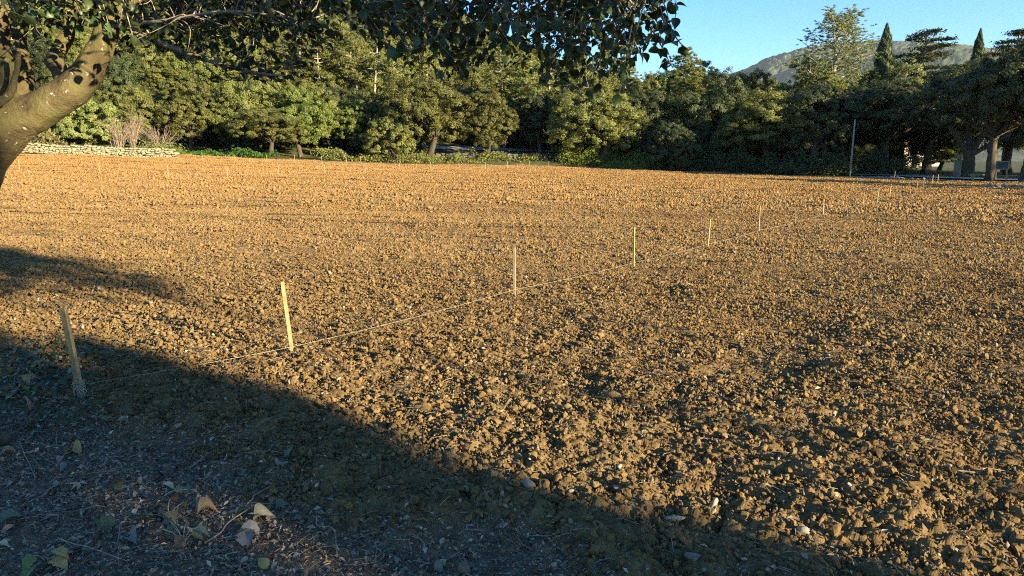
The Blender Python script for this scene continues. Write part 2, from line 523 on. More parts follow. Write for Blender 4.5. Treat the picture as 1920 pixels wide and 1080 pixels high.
def scatter(name, P, rot, scl, idx, meshes, mat):
    """one object of many small pieces (stuff): points carrying copies of a few shapes"""
    coll = bpy.data.collections.new(name + '_shapes')
    for k, me in enumerate(meshes):
        if not me.materials and mat is not None: me.materials.append(mat)
        coll.objects.link(bpy.data.objects.new('%s_shape_%02d' % (name, k), me))
    me = mesh_np(name, P)
    n = len(P)
    a = me.attributes.new('idx', 'INT', 'POINT'); a.data.foreach_set('value', np.asarray(idx, np.int32))
    a = me.attributes.new('rot', 'FLOAT_VECTOR', 'POINT'); a.data.foreach_set('vector', np.asarray(rot, np.float32).ravel())
    a = me.attributes.new('scl', 'FLOAT_VECTOR', 'POINT'); a.data.foreach_set('vector', np.asarray(scl, np.float32).ravel())
    o = link(name, me)
    md = o.modifiers.new('scatter', 'NODES'); md.node_group = scatter_nodes(name + '_nodes', coll)
    return o

def near_clods():
    shapes = []
    for k in range(14):
        V, T = clod(ICO2, 100 + k, 0.26)
        shapes.append(mesh_np('clod_shape', V, None, T))
    n = 190000
    y = np.sqrt(RG.uniform(1.6 ** 2, 12 ** 2, n)); x = RG.uniform(-1, 1, n) * (1.2 + y * 0.86)
    t = tilled(x, y)
    keep = RG.uniform(0, 1, n) < np.where(t > 0.5, 1.0, t * 0.7 + 0.012) * np.clip((12.5 - y) / 3.0, 0.0, 1)
    x, y = x[keep], y[keep]; n = len(x)
    s = np.clip(np.exp(RG.normal(math.log(0.0060), 0.58, n)), 0.0028, 0.018)
    s = s * (0.85 + 0.5 * (fbm(x * 2.0, y * 2.0, 71, 3) + 0.4))
    z = ground(x, y) + s * RG.uniform(-0.1, 0.9, n)
    rot = RG.uniform(-3.14, 3.14, (n, 3)) * (0.25, 0.25, 1)
    scl = s[:, None] * RG.uniform(0.8, 1.25, (n, 3))
    o = scatter('soil_clods', np.stack([x, y, z], -1), rot, scl, RG.integers(0, len(shapes), n), shapes, M['soil'])
    tag(o, 'brown crumbly clods of tilled soil close to the camera', 'soil', kind='stuff')
near_clods()

def field_clods():
    S = 0.5
    tiles = []
    shp = [clod(ICO1, 300 + k, 0.32) for k in range(40)]
    for v in range(23):
        g = np.random.default_rng(900 + v)
        mb = MB()
        num, med, mx_ = (125, .0165, .05) if v < 10 else (330, .0092, .028) if v < 18 else (680, .0056, .017)
        for k in range(num):
            V, T = shp[int(g.integers(40))]
            s = float(np.clip(math.exp(g.normal(math.log(med), 0.48)), med * .4, mx_))
            a = g.uniform(0, 6.28); c, sn = math.cos(a), math.sin(a)
            Vr = V @ np.array([[c, -sn, 0], [sn, c, 0], [0, 0, 1]]) * s
            mb.add(Vr + (g.uniform(-.55, .55) * S, g.uniform(-.55, .55) * S, s * g.uniform(-0.2, 0.9)), None, T)
        tiles.append(mb.mesh('clod_patch'))
    xs = np.arange(-62, 62, S); ys = np.arange(2.0, 84, S)
    X, Y = np.meshgrid(xs, ys); X = X.ravel() + RG.uniform(-.05, .05, X.size); Y = Y.ravel() + RG.uniform(-.05, .05, Y.size)
    k = (np.abs(X) < Y * 0.86 + 3) & ((Y > 7) | (tilled(X, Y) > .55)) & (Y < edge_y(X) - .6 + fbm(X * .4, Y * .4, 9, 3) * 2)
    X, Y = X[k], Y[k]; n = len(X)
    spc = np.full(n, .3)
    G = lambda x, y: ground(x, y, spc)
    rr = np.hypot(X, Y)
    Z = G(X, Y) + np.interp(rr, [5, 12, 25], [.020, .020, .012])
    e = .3
    sx = (G(X + e, Y) - G(X - e, Y)) / (2 * e); sy = (G(X, Y + e) - G(X, Y - e)) / (2 * e)
    rz = RG.integers(0, 4, n) * math.pi / 2
    nx = sx * np.cos(rz) + sy * np.sin(rz); ny = -sx * np.sin(rz) + sy * np.cos(rz)
    rot = np.stack([np.arctan(ny), -np.arctan(nx), rz], -1)
    q = RG.uniform(1.0, 1.45, n) * (1 + .6 * fbm(X * .5, Y * .5, 75, 3))
    o = scatter('field_clods', np.stack([X, Y, Z], -1), rot, np.stack([np.ones(n), np.ones(n), q], -1), np.where(rr + RG.uniform(-2, 2, n) > 25, RG.integers(0, 10, n), np.where(rr + RG.uniform(-1, 1, n) > 12, RG.integers(10, 18, n), RG.integers(18, 23, n))), tiles, M['soil'])
    tag(o, 'golden brown clods covering the tilled field beyond the first stakes', 'soil', kind='stuff')
field_clods()

# ------------------------------------------------------------------ vegetation builders
def leaf_quads(C, Nn, L, W, g, along=None):
    """rhombic leaf faces at C with normal Nn"""
    n = len(C)
    r = g.standard_normal((n, 3)) if along is None else along + 0.35 * g.standard_normal((n, 3))
    U = unit(r - Nn * np.sum(r * Nn, 1)[:, None]); Wd = np.cross(Nn, U)
    L = np.broadcast_to(L, (n,))[:, None]; W = np.broadcast_to(W, (n,))[:, None]
    V = np.stack([C - U * L, C + Wd * W - U * L * 0.1, C + U * L, C - Wd * W - U * L * 0.1], 1).reshape(-1, 3)
    return V, np.arange(n * 4).reshape(-1, 4)

def leaf_tris(C, Nn, L, W, g):
    n = len(C); r = g.standard_normal((n, 3))
    U = unit(r - Nn * np.sum(r * Nn, 1)[:, None]); Wd = np.cross(Nn, U); L = L[:, None]; W = W[:, None]
    V = np.stack([C - U * L + Wd * W, C + U * L, C - U * L - Wd * W], 1).reshape(-1, 3)
    return V, np.arange(n * 3).reshape(-1, 3)

def sph(g, n):
    return unit(g.standard_normal((n, 3)))

def broad_crown(seed, rx, rz, cz, lobes=14, clumps=42, leaves=130, L=0.039, flat=0.0, loose=1.0, low=-0.75):
    """leaves in clumps, clumps on lobes, lobes on an uneven crown"""
    g = np.random.default_rng(seed)
    D = sph(g, lobes * 6); D = D[D[:, 2] > low]
    # spread lobes
    sel = [D[0]]
    for d in D[1:]:
        if len(sel) >= lobes: break
        if max(np.dot(d, s) for s in sel) < 0.86: sel.append(d)
    mb = MB(); cs = []
    for d in sel:
        rr = g.uniform(0.5, 0.72)
        c = np.array([d[0] * rx * rr, d[1] * rx * rr, cz + d[2] * rz * rr])
        lr = rx * g.uniform(0.34, 0.50) * (1 - 0.15 * d[2])
        cs.append((c, lr))
    cs.append((np.array([0, 0, cz]), rx * 0.55))
    for c, lr in cs:
        k = int(clumps * (lr / (rx * 0.42)) ** 2)
        cd = sph(g, k); cd[:, 2] = np.where(cd[:, 2] < -0.5, -cd[:, 2], cd[:, 2])
        crad = lr * g.uniform(0.72, 1.08, k)
        cc = c + cd * crad[:, None] * (1, 1, 0.9)
        cr = lr * g.uniform(0.13, 0.26, k) * loose
        n = leaves * k
        idx = np.repeat(np.arange(k), leaves)
        off = sph(g, n) * (g.uniform(0, 1, n) ** 0.5)[:, None]
        P = cc[idx] + off * cr[idx][:, None] * (1.1, 1.1, 0.85 - flat)
        nn = unit(cd[idx] * 0.75 + off * 0.6 + g.standard_normal((n, 3)) * 0.38 + (0, 0, 0.15))
        # leaves buried inside other lobes are not needed
        deep = np.zeros(n, bool)
        for c2, l2 in cs:
            if c2 is c: continue
            deep |= np.linalg.norm((P - c2) / (1, 1, 0.9), axis=1) < l2 * 0.55
        P, nn = P[~deep], nn[~deep]; n = len(P)
        l = L * g.uniform(0.65, 1.35, n)
        V, T = leaf_tris(P, nn, l, l * 0.75, g)
        mb.add(V, None, T)
    return mb, cs

def limbs(mb, root, tips, r0, g, k=7, lift=0.35):
    for t in tips:
        t = np.array(t, float); root_ = np.array(root, float)
        mid = root_ * 0.5 + t * 0.5 + np.array([g.normal(0, .25), g.normal(0, .25), lift * g.uniform(0, 1)])
        P = curve([root_, mid, t], 6)
        mb.tube(P, np.linspace(r0 * g.uniform(0.32, 0.5), r0 * 0.08, len(P)), k, wob=0.05)

class Kind: pass
KIND = {}

def oak_kind(key, seed, rx, rz, trunk_h, mat, L=0.039, lobes=14, clumps=46, leaves=130, low=-0.75, r0=0.2, stems=1, loose=1.0, barkm='bark'):
    g = np.random.default_rng(seed + 5000)
    cz = trunk_h + rz * 0.8
    mb, cs = broad_crown(seed, rx, rz, cz, lobes, clumps, leaves, L, low=low, loose=loose)
    k = Kind(); k.crown = mb.mesh('crown'); k.crown.materials.append(M[mat])
    tb = MB()
    for s in range(stems):
        a = g.uniform(0, 6.28); o = 0.0 if stems == 1 else r0 * 1.6
        b0 = np.array([math.cos(a) * o, math.sin(a) * o, -0.3]); top = np.array([math.cos(a) * o * 3 + g.normal(0, .2), math.sin(a) * o * 3 + g.normal(0, .2), trunk_h + 0.25 * rz])
        P = curve([b0, b0 * 0.6 + top * 0.4 + np.array([g.normal(0, .12), g.normal(0, .12), 0]), top], 6)
        tb.tube(P, np.linspace(r0 * 1.25, r0 * 0.75, len(P)) * np.where(np.arange(len(P)) == 0, 1.25, 1), 9, wob=0.06)
        tips = [c for c, lr in cs]
        limbs(tb, top - (0, 0, 0.15), [tips[q] for q in range(s, len(tips), stems)], r0, g)
    k.trunk = tb.mesh('trunk', True); k.trunk.materials.append(M[barkm])
    k.h = cz + rz * 1.1; k.w = rx * 2.1
    KIND[key] = k

def place(kind, name, x, y, sx, sz, rz=None, label=None, cat='tree', group=None, z=None):
    k = KIND[kind]
    o = empty(name, (x, y, float(terrain(x, y)) - 0.05 if z is None else z), rnd.uniform(0, 6.28) if rz is None else rz)
    o.scale = (sx, sx, sz)
    link('trunk', k.trunk, None, o); link('crown', k.crown, None, o)
    tag(o, label, cat, group)
    return o

oak_kind('oak_a', 1, 2.6, 2.6, 1.1, 'oak_leaf', low=-.9)
oak_kind('oak_b', 2, 2.8, 2.3, .8, 'oak_leaf', lobes=18, stems=2, low=-.95)
oak_kind('oak_c', 3, 2.4, 3.0, .9, 'oak_leaf', lobes=17, low=-0.98)
oak_kind('green', 4, 2.5, 2.6, 1.0, 'green_leaf', lobes=16, low=-0.95, L=0.042)
oak_kind('dark_a', 5, 2.7, 2.6, .6, 'dark_shade_leaf', lobes=17, low=-.98)
oak_kind('dark_b', 6, 2.5, 3.1, 1.0, 'dark_shade_leaf', lobes=18, low=-0.98, stems=2)
oak_kind('bush', 7, 1.6, 1.5, 0.1, 'oak_leaf', lobes=12, clumps=34, L=0.044, low=-0.6, r0=0.07, stems=3)
oak_kind('dark_bush', 17, 1.6, 1.5, 0.1, 'dark_shade_leaf', lobes=12, clumps=30, leaves=70, L=0.052, low=-0.6, r0=0.07, stems=3)
oak_kind('olive', 8, 1.7, 2.0, 0.2, 'olive_leaf', lobes=14, clumps=36, L=0.045, low=-0.9, r0=0.08, stems=3, loose=1.2)
oak_kind('yard', 9, 4.0, 3.6, 2.3, 'dark_shade_leaf', lobes=18, clumps=50, leaves=90, L=0.062, low=-0.45, r0=0.34)

oak_kind('umbrella', 19, 1.7, .9, 6.2, 'pine_leaf', leaves=40, lobes=10, clumps=30, r0=.12, low=-.3)  # unseen pine, thin flat crown shaped to throw the shade streak at left

def pine_kind(key, seed, h, rx, bare=0.45, plates=22, mat='pine_leaf', L=0.16, r0=0.16, lean=0.6, tufts=26, needles=20, top_r=0.5, rise=(0.15, 0.55), thick=0.13):
    g = np.random.default_rng(seed)
    k = Kind(); mb = MB(); tb = MB()
    lx, ly = g.normal(0, lean), g.normal(0, lean)
    tr = curve([(0, 0, -0.3), (lx * .3 + g.normal(0, .15), ly * .3, h * .35), (lx * .7, ly * .7 + g.normal(0, .15), h * .7), (lx, ly, h * .97)], 8)
    tb.tube(tr, np.linspace(r0 * 1.2, r0 * 0.2, len(tr)), 8, wob=0.05)
    for p in range(plates):
        t = bare + (1 - bare) * (p + g.uniform(0, 1)) / plates
        j = min(int(t * (len(tr) - 1)), len(tr) - 1); root = tr[j]
        a = p * 2.4 + g.normal(0, .4)
        prof = math.sin(math.pi * min(1, 0.22 + 0.78 * (t - bare) / (1 - bare))) ** 0.7
        ln = min(rx * (0.35 + 0.75 * prof) * g.uniform(0.6, 1.15) * (1 if t < 0.9 else top_r), rx * (.95 if t < .8 else .6))
        tip = root + np.array([math.cos(a) * ln, math.sin(a) * ln, ln * g.uniform(*rise)])
        tip[2] = min(tip[2], h * 1.01)
        mid = root * .5 + tip * .5 + np.array([g.normal(0, .15), g.normal(0, .15), -0.08 * ln])
        P = curve([root, mid, tip], 6)
        tb.tube(P, np.linspace(r0 * 0.32, r0 * 0.07, len(P)), 5, wob=0.05)
        for q in range(int(tufts * (0.5 + ln / rx))):
            s = g.uniform(0.42, 1.0); b = P[int(s * (len(P) - 1))]
            c = b + np.clip(g.standard_normal(3), -1.5, 1.5) * (0.26 * ln * 0.8, 0.26 * ln * 0.8, thick * ln) + (0, 0, 0.10)
            if q % 3 == 0: tb.tube(np.array([b, b * .5 + c * .5 + (0, 0, .05), c]), [0.022, .016, .008], 4, cap=False)
            d = sph(g, needles); d[:, 2] = np.abs(d[:, 2]) * 0.9 + 0.1
            d = unit(d); pc = c + d * L * 0.8
            nn = unit(np.cross(d, sph(g, needles)))
            V, Q = leaf_quads(pc, nn, L * g.uniform(.7, 1.2, needles), 0.026, g, along=d * 3)
            mb.add(V, Q)
    for p in range(9):   # dead snags low on the stem
        t = g.uniform(0.1, bare + 0.1); root = tr[int(t * (len(tr) - 1))]; a = g.uniform(0, 6.28); ln = g.uniform(0.5, 1.0) * rx * 0.6
        tip = root + np.array([math.cos(a) * ln, math.sin(a) * ln, g.uniform(-.1, .3) * ln])
        tb.tube(curve([root, root * .5 + tip * .5 + (0, 0, g.normal(0, .12)), tip], 4), np.linspace(r0 * .2, r0 * .05, 9), 5, cap=False)
    k.crown = mb.mesh('crown'); k.crown.materials.append(M[mat])
    k.trunk = tb.mesh('trunk', True); k.trunk.materials.append(M['pale_bark'])
    k.h = h; k.w = rx * 2; KIND[key] = k

pine_kind('pine_a', 21, 11, 2.3)
pine_kind('pine_b', 22, 12, 2.6, bare=0.5, plates=20)
pine_kind('pine_c', 23, 9.5, 2.2, bare=0.35, plates=24)
pine_kind('tall_pine', 24, 17.5, 3.3, bare=0.48, plates=30, tufts=42, needles=18, r0=0.24, lean=0.5, L=0.115, top_r=1.0, rise=(.45, 1.1), thick=.2, mat='tall_pine_leaf')
pine_kind('young_pine', 25, 8.5, 2.4, bare=0.12, plates=34, tufts=24, L=0.18)

def cypress_kind():
    g = np.random.default_rng(31); h = 9.0; k = Kind(); mb = MB(); n = 15000
    t = g.uniform(0, 1, n) ** 0.85
    prof = 0.95 * np.minimum(1, 0.55 + t * 2.2) * (1 - t ** 4.5) + 0.03
    a = g.uniform(0, 6.28, n)
    wob = 1 + 0.22 * np.sin(a * 3 + t * 17) * np.sin(t * 41 + a * 2) + 0.12 * np.sin(t * 90 + a * 5)
    rr = prof * wob * g.uniform(0.72, 1.05, n)
    P = np.stack([np.cos(a) * rr, np.sin(a) * rr, 0.5 + t * (h - 0.5)], -1)
    out = np.stack([np.cos(a), np.sin(a), np.full(n, .3)], -1)
    V, Q = leaf_quads(P, unit(out + 0.5 * g.standard_normal((n, 3))), 0.16 * g.uniform(.6, 1.3, n), 0.05, g, along=np.array([[0, 0, 2.0]]) + out * 0.3)
    mb.add(V, Q)
    k.crown = mb.mesh('crown'); k.crown.materials.append(M['cypress_leaf'])
    tb = MB(); tb.tube(curve([(0, 0, -.3), (0.02, 0, 4), (0, 0.02, 8.3)], 6), np.linspace(.2, .02, 13), 7)
    k.trunk = tb.mesh('trunk', True); k.trunk.materials.append(M['bark']); KIND['cypress'] = k
cypress_kind()

def cedar_kind():
    g = np.random.default_rng(33); h = 15.0; k = Kind(); mb = MB(); tb = MB()
    tr = curve([(0, 0, -.3), (.2, 0, 5), (-.1, .1, 10), (.1, 0, h)], 8)
    tb.tube(tr, np.linspace(.38, .06, len(tr)), 8, wob=.05)
    for p in range(26):
        t = 0.42 + 0.57 * p / 25; root = tr[int(t * (len(tr) - 1))]; a = p * 2.4 + g.normal(0, .3)
        ln = (4.6 * (1.08 - t) ** 0.6 + 1.1) * g.uniform(.65, 1.1)
        tip = root + np.array([math.cos(a) * ln, math.sin(a) * ln, ln * g.uniform(0.0, .16)])
        P = curve([root, root * .5 + tip * .5 + (0, 0, .25), tip], 6)
        tb.tube(P, np.linspace(.09, .02, len(P)), 5, cap=False)
        m = int(170 * ln)
        s = g.uniform(.25, 1.02, m); ii = np.clip((s * (len(P) - 1)).astype(int), 0, len(P) - 1)
        wd = 0.30 * ln * np.sin(np.pi * np.clip(s, .1, .95)) + .18
        C = P[ii] + np.stack([np.clip(g.normal(0, 1, m), -1.7, 1.7) * wd, np.clip(g.normal(0, 1, m), -1.7, 1.7) * wd, np.abs(g.normal(0, .09, m)) + .02], -1)
        nn = unit(g.standard_normal((m, 3)) * .6 + (0, 0, 1))
        V, Q = leaf_quads(C, nn, 0.17 * g.uniform(.6, 1.2, m), 0.07, g); mb.add(V, Q)
    k.crown = mb.mesh('crown'); k.crown.materials.append(M['dark_shade_leaf'])
    k.trunk = tb.mesh('trunk', True); k.trunk.materials.append(M['pale_bark']); KIND['cedar'] = k
cedar_kind()

# ------------------------------------------------------------------ trees, one by one: (kind, name, px of the stem, depth, width m, height m, label)
def bbox_of(k):
    if not hasattr(k, 'bb'):
        c = np.zeros(len(k.crown.vertices) * 3, np.float32); k.crown.vertices.foreach_get('co', c); k.bb = c.reshape(-1, 3)
    return k.bb

def tree_at(kind, name, px, D, w, h, label, cat='tree', group=None, dz=0.0):
    k = KIND[kind]
    p = at(px, 301, D)
    bb = bbox_of(k)
    W = (np.percentile(bb[:, 0], 99.5) - np.percentile(bb[:, 0], .5)); H = np.percentile(bb[:, 2], 99.8)
    return place(kind, name, p.x, p.y, w / W, h / H, label=label, cat=cat, group=group, z=float(terrain(p.x, p.y)) - 0.06 + dz)

EDGE = 'trees along the far edge of the field'
TREES = [
    ('olive', 'olive_bush', 178, 66, 4.6, 4.6, 'bright yellow green bush behind the left stone wall, the rounder one', 'bush'),
    ('olive', 'olive_bush', 122, 68, 4.2, 3.4, 'lower bright green bush behind the stone wall, next to the limb', 'bush'),
    ('oak_b', 'oak_tree', 262, 76, 6.5, 6.2, 'grey green oak behind the bare shrubs at left', 'tree'),
    ('oak_c', 'oak_tree', 362, 76, 6.0, 7.5, 'tall shaded oak left of the small oak with visible trunk', 'tree'),
    ('oak_a', 'oak_tree', 425, 78, 6.0, 6.5, 'dull oak half hidden behind the small oak with visible trunk', 'tree'),
    ('oak_a', 'oak_tree', 508, 71, 6.6, 5.0, 'small yellowish oak with a bare trunk showing at the field edge', 'tree'),
    ('green', 'leafy_tree', 566, 75, 6.4, 7.0, 'brightest green leafy tree right of the small oak', 'tree'),
    ('dark_b', 'oak_tree', 645, 84, 6.5, 6.5, 'dark shaded oak in the gap right of the bright green tree', 'tree'),
    ('bush', 'oak_bush', 735, 73, 4.6, 4.4, 'round oak bush in front of the big sunlit oak', 'bush'),
    ('oak_b', 'oak_tree', 795, 79, 9.6, 8.6, 'big sunlit domed oak in the middle of the far edge', 'tree'),
    ('oak_c', 'oak_tree', 917, 80, 6.0, 7.6, 'narrow oak right of the big sunlit domed oak', 'tree'),
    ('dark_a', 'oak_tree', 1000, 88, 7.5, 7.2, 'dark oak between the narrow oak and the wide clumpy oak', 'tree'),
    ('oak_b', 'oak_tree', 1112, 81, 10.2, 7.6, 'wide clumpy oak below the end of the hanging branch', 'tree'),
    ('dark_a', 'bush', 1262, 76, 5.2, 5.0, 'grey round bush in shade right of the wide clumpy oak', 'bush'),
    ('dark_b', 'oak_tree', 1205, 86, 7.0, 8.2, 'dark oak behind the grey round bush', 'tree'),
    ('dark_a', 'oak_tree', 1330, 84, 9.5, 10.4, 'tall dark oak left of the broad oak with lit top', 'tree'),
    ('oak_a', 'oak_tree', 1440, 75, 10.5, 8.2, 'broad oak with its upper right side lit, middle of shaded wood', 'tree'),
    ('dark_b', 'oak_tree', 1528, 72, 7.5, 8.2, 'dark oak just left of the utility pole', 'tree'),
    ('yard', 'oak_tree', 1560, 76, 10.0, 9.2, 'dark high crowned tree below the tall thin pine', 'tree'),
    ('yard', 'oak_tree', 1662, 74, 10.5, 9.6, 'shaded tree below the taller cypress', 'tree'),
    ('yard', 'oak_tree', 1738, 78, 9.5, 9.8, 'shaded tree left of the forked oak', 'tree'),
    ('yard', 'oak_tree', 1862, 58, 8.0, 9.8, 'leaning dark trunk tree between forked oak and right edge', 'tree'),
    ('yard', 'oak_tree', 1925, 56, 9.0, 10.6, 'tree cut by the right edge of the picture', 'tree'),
    ('green', 'bush', 1762, 88, 6.5, 4.4, 'sunlit rounded bush left of the forked trunk', 'bush'),
    # behind, rising above the front row
    ('tall_pine', 'pine_tree', 1551, 88, 9.6, 18.5, 'tall thin pine with airy crown against the sky', 'tree'),
    ('young_pine', 'pine_tree', 1507, 92, 7.6, 13.2, 'yellow green pine left of the tall thin pine', 'tree'),
    ('cypress', 'cypress_tree', 1642, 94, 2.9, 17.8, 'dark column cypress beside the tall pine, the taller one', 'tree'),
    ('cypress', 'cypress_tree', 1813, 100, 2.5, 18.4, 'farther small column cypress near the right edge', 'tree'),
    ('cedar', 'cedar_tree', 1716, 100, 9.6, 17.9, 'airy flat topped cedar between the two cypresses', 'tree'),
    ('cedar', 'cedar_tree', 1884, 84, 7.4, 15.6, 'dark flat topped cedar at the right, above the oaks', 'tree'),
    ('oak_a', 'oak_tree', 1690, 90, 10.5, 12.6, 'oak with sunlit top below the airy cedar', 'tree'),
    ('oak_c', 'oak_tree', 1620, 92, 9.0, 12.0, 'oak with sunlit top left of the taller cypress', 'tree'),
    ('oak_b', 'oak_tree', 1905, 76, 10.0, 12.6, 'tall oak with brownish sunlit top under the dark cedar', 'tree'),
    ('oak_a', 'oak_tree', 1800, 88, 10.5, 13.0, 'oak with sunlit top below the farther cypress', 'tree'),
    ('oak_c', 'oak_tree', 1300, 100, 9.5, 12.3, 'oak with sunlit top at the left end of the open sky', 'tree'),
    ('oak_b', 'oak_tree', 1395, 98, 10, 11.4, 'oak with sunlit top below the left slope of the mountain', 'tree'),
    ('oak_a', 'oak_tree', 1465, 96, 8, 10.2, 'oak with sunlit top left of the yellow green pine', 'tree'),
]
for a in TREES:
    tree_at(*a, group=EDGE)

# pines on the wooded slope
HILLP = [('pine_a', 478, 88, 11, 'leftmost pale stemmed pine on the slope'), ('pine_b', 560, 92, 12, 'pale stemmed pine above the bright green tree'),
         ('pine_c', 610, 89, 11, 'pale pine above the dark gap'), ('pine_a', 676, 90, 12, 'pale pine left of the forked one on the slope'),
         ('pine_b', 702, 94, 13.5, 'taller pale pine behind the middle slope pines'), ('pine_c', 752, 88, 11.5, 'forked pale pine above the big domed oak'),
         ('pine_b', 946, 89, 12, 'half bare pine with white stem above the narrow oak'), ('pine_a', 1012, 88, 11, 'left one of two leaning pines above the wide oak'),
         ('pine_c', 1034, 90, 12, 'right one of two leaning pines above the wide oak'), ('pine_a', 236, 96, 12, 'pine with thin stems right of the near limb'),
         ('pine_b', 1182, 92, 12, 'pine behind the tip of the hanging branch'), ('young_pine', 640, 94, 13, 'dense pine high on the slope, left of centre'),
         ('young_pine', 800, 97, 13, 'dense pine high on the slope, near the sky gap'), ('young_pine', 1080, 92, 12, 'dense pine on the right shoulder of the slope')]
for kd, px, D, h, lab in HILLP:
    tree_at(kd, 'pine_tree', px, D, 5.4, h, lab, group='pines on the wooded slope')

# the wood itself
def hillside_wood():
    keys = ['oak_a', 'oak_b', 'oak_c', 'green', 'pine_a', 'pine_c', 'young_pine', 'dark_a']  # the dark kind puts shade between lit crowns into leaf colour
    meshes = [KIND[k].crown for k in keys]
    g = np.random.default_rng(77); P = []; rot = []; scl = []; idx = []
    tries = 0
    while len(P) < 620 and tries < 40000:
        tries += 1
        x = g.uniform(-150, 48); y = g.uniform(83, 200)
        if abs(x) > y * 0.78 + 10: continue
        if any((x - p[0]) ** 2 + (y - p[1]) ** 2 < 4.0 ** 2 for p in P): continue
        if x > 8 and y > 150: continue
        if y < 101 and 430 < 960 + FPX * x / y < 1090: continue
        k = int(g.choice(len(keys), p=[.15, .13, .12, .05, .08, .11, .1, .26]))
        s = g.uniform(1.15, 1.75) if k < 4 or k == 7 else g.uniform(0.9, 1.15)
        P.append((x, y, float(terrain(x, y)) - 0.4)); rot.append((0, 0, g.uniform(0, 6.28))); scl.append((s, s, s * g.uniform(.9, 1.2))); idx.append(k)
    o = scatter('hillside_wood', np.array(P), np.array(rot), np.array(scl), idx, [m for m in meshes], None)
    tag(o, 'mixed green wood covering the slope behind the field', 'wood', kind='stuff')
hillside_wood()

def thicket():
    keys = ['dark_bush', 'dark_b', 'dark_a', 'green', 'oak_b']; g = np.random.default_rng(78); P, rot, scl, idx = [], [], [], []  # dark kinds carry the deep shade of the gaps in their leaf colour
    for k in range(330):
        px = g.uniform(-60, 1672); D = g.uniform(77, 98) if px < 1200 else g.uniform(80, 100)
        x, y = gp(px, D)
        if y < edge_y(x) + 6.5: continue
        if 760 < px < 1080 and D < 90: continue
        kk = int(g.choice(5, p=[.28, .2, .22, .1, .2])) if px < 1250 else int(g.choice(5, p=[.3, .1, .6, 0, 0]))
        s_ = g.uniform(1.0, 1.8) if kk in (0, 4) else g.uniform(.7, 1.15)
        P.append((x, y, float(terrain(x, y)) - .5)); rot.append((0, 0, g.uniform(0, 6.28))); scl.append((s_, s_, s_ * g.uniform(.8, 1.1))); idx.append(kk)
    o = scatter('thicket', np.array(P), np.array(rot), np.array(scl), idx, [KIND[k].crown for k in keys], None)
    tag(o, 'dense thicket filling the gaps under and behind the front trees', 'thicket', kind='stuff')

# low growth along the far edge
def strip(name, pts, n, h, mat, label, cat, seed, L=0.09, spread=0.6, upright=0.3):
    g = np.random.default_rng(seed); mb = MB()
    pts = np.array(pts, float)
    seg = g.integers(0, len(pts) - 1, n); t = g.uniform(0, 1, n)
    XY = pts[seg] * (1 - t)[:, None] + pts[seg + 1] * t[:, None] + g.normal(0, spread, (n, 2))
    hh = h * np.clip(0.35 + fbm(XY[:, 0] * .7, XY[:, 1] * .7, seed, 3) * 1.5 + 0.35, 0.12, 1.3)
    z = terrain(XY[:, 0], XY[:, 1]) + hh * g.uniform(0, 1, n) ** 0.7
    C = np.stack([XY[:, 0], XY[:, 1], z], -1)
    V, Q = leaf_quads(C, unit(g.standard_normal((n, 3)) + (0, -.3, upright)), L * g.uniform(.6, 1.3, n), L * .5, g, along=None if upright < .5 else np.array([[0, 0, 2.]]))
    mb.add(V, Q)
    o = link(name, mb.mesh(name), M[mat]); tag(o, label, cat, kind='stuff')

def gp(px, D):
    p = at(px, 301, D); return (p.x, p.y)
thicket()
strip('weed_strip', [gp(335, 69.3), gp(420, 69.6), gp(505, 70.5)], 5200, 0.75, 'weed_leaf', 'bright green weeds at the field edge below the shaded oaks', 'weeds', 1, 0.10)
strip('undergrowth', [gp(600, 72), gp(700, 72.5), gp(800, 76), gp(900, 79.5), gp(1000, 81.5)], 9000, 1.0, 'oak_leaf', 'low leafy undergrowth along the middle of the far edge', 'undergrowth', 2, 0.11, 0.7)
strip('undergrowth', [gp(1060, 81), gp(1140, 79.5), gp(1230, 77.5)], 9000, 1.6, 'green_leaf', 'leafy undergrowth at the foot of the wide clumpy oak', 'undergrowth', 3, 0.11, 0.8)
strip('undergrowth', [gp(1230, 78), gp(1330, 76), gp(1420, 72), gp(1520, 68), gp(1580, 68)], 14000, 2.2, 'dark_shade_leaf', 'dark undergrowth under the shaded oaks left of the pole', 'undergrowth', 4, 0.12, 0.9)
strip('undergrowth', [gp(1590, 74), gp(1640, 72), gp(1685, 72)], 7000, 2.0, 'dark_shade_leaf', 'dark undergrowth behind the pole along the road', 'undergrowth', 5, 0.12, 0.9)
strip('dry_grass', [gp(45, 64), gp(90, 63), gp(135, 63.5)], 5000, 1.5, 'dry_grass', 'tall straw coloured grass behind the stone wall', 'grass', 6, 0.16, 0.5, 0.8)
strip('grass_verge', [gp(140, 62), gp(220, 62.2), gp(325, 63)], 3500, 0.5, 'weed_leaf', 'short green grass along the top of the stone wall', 'grass', 7, 0.08, 0.4, 0.6)

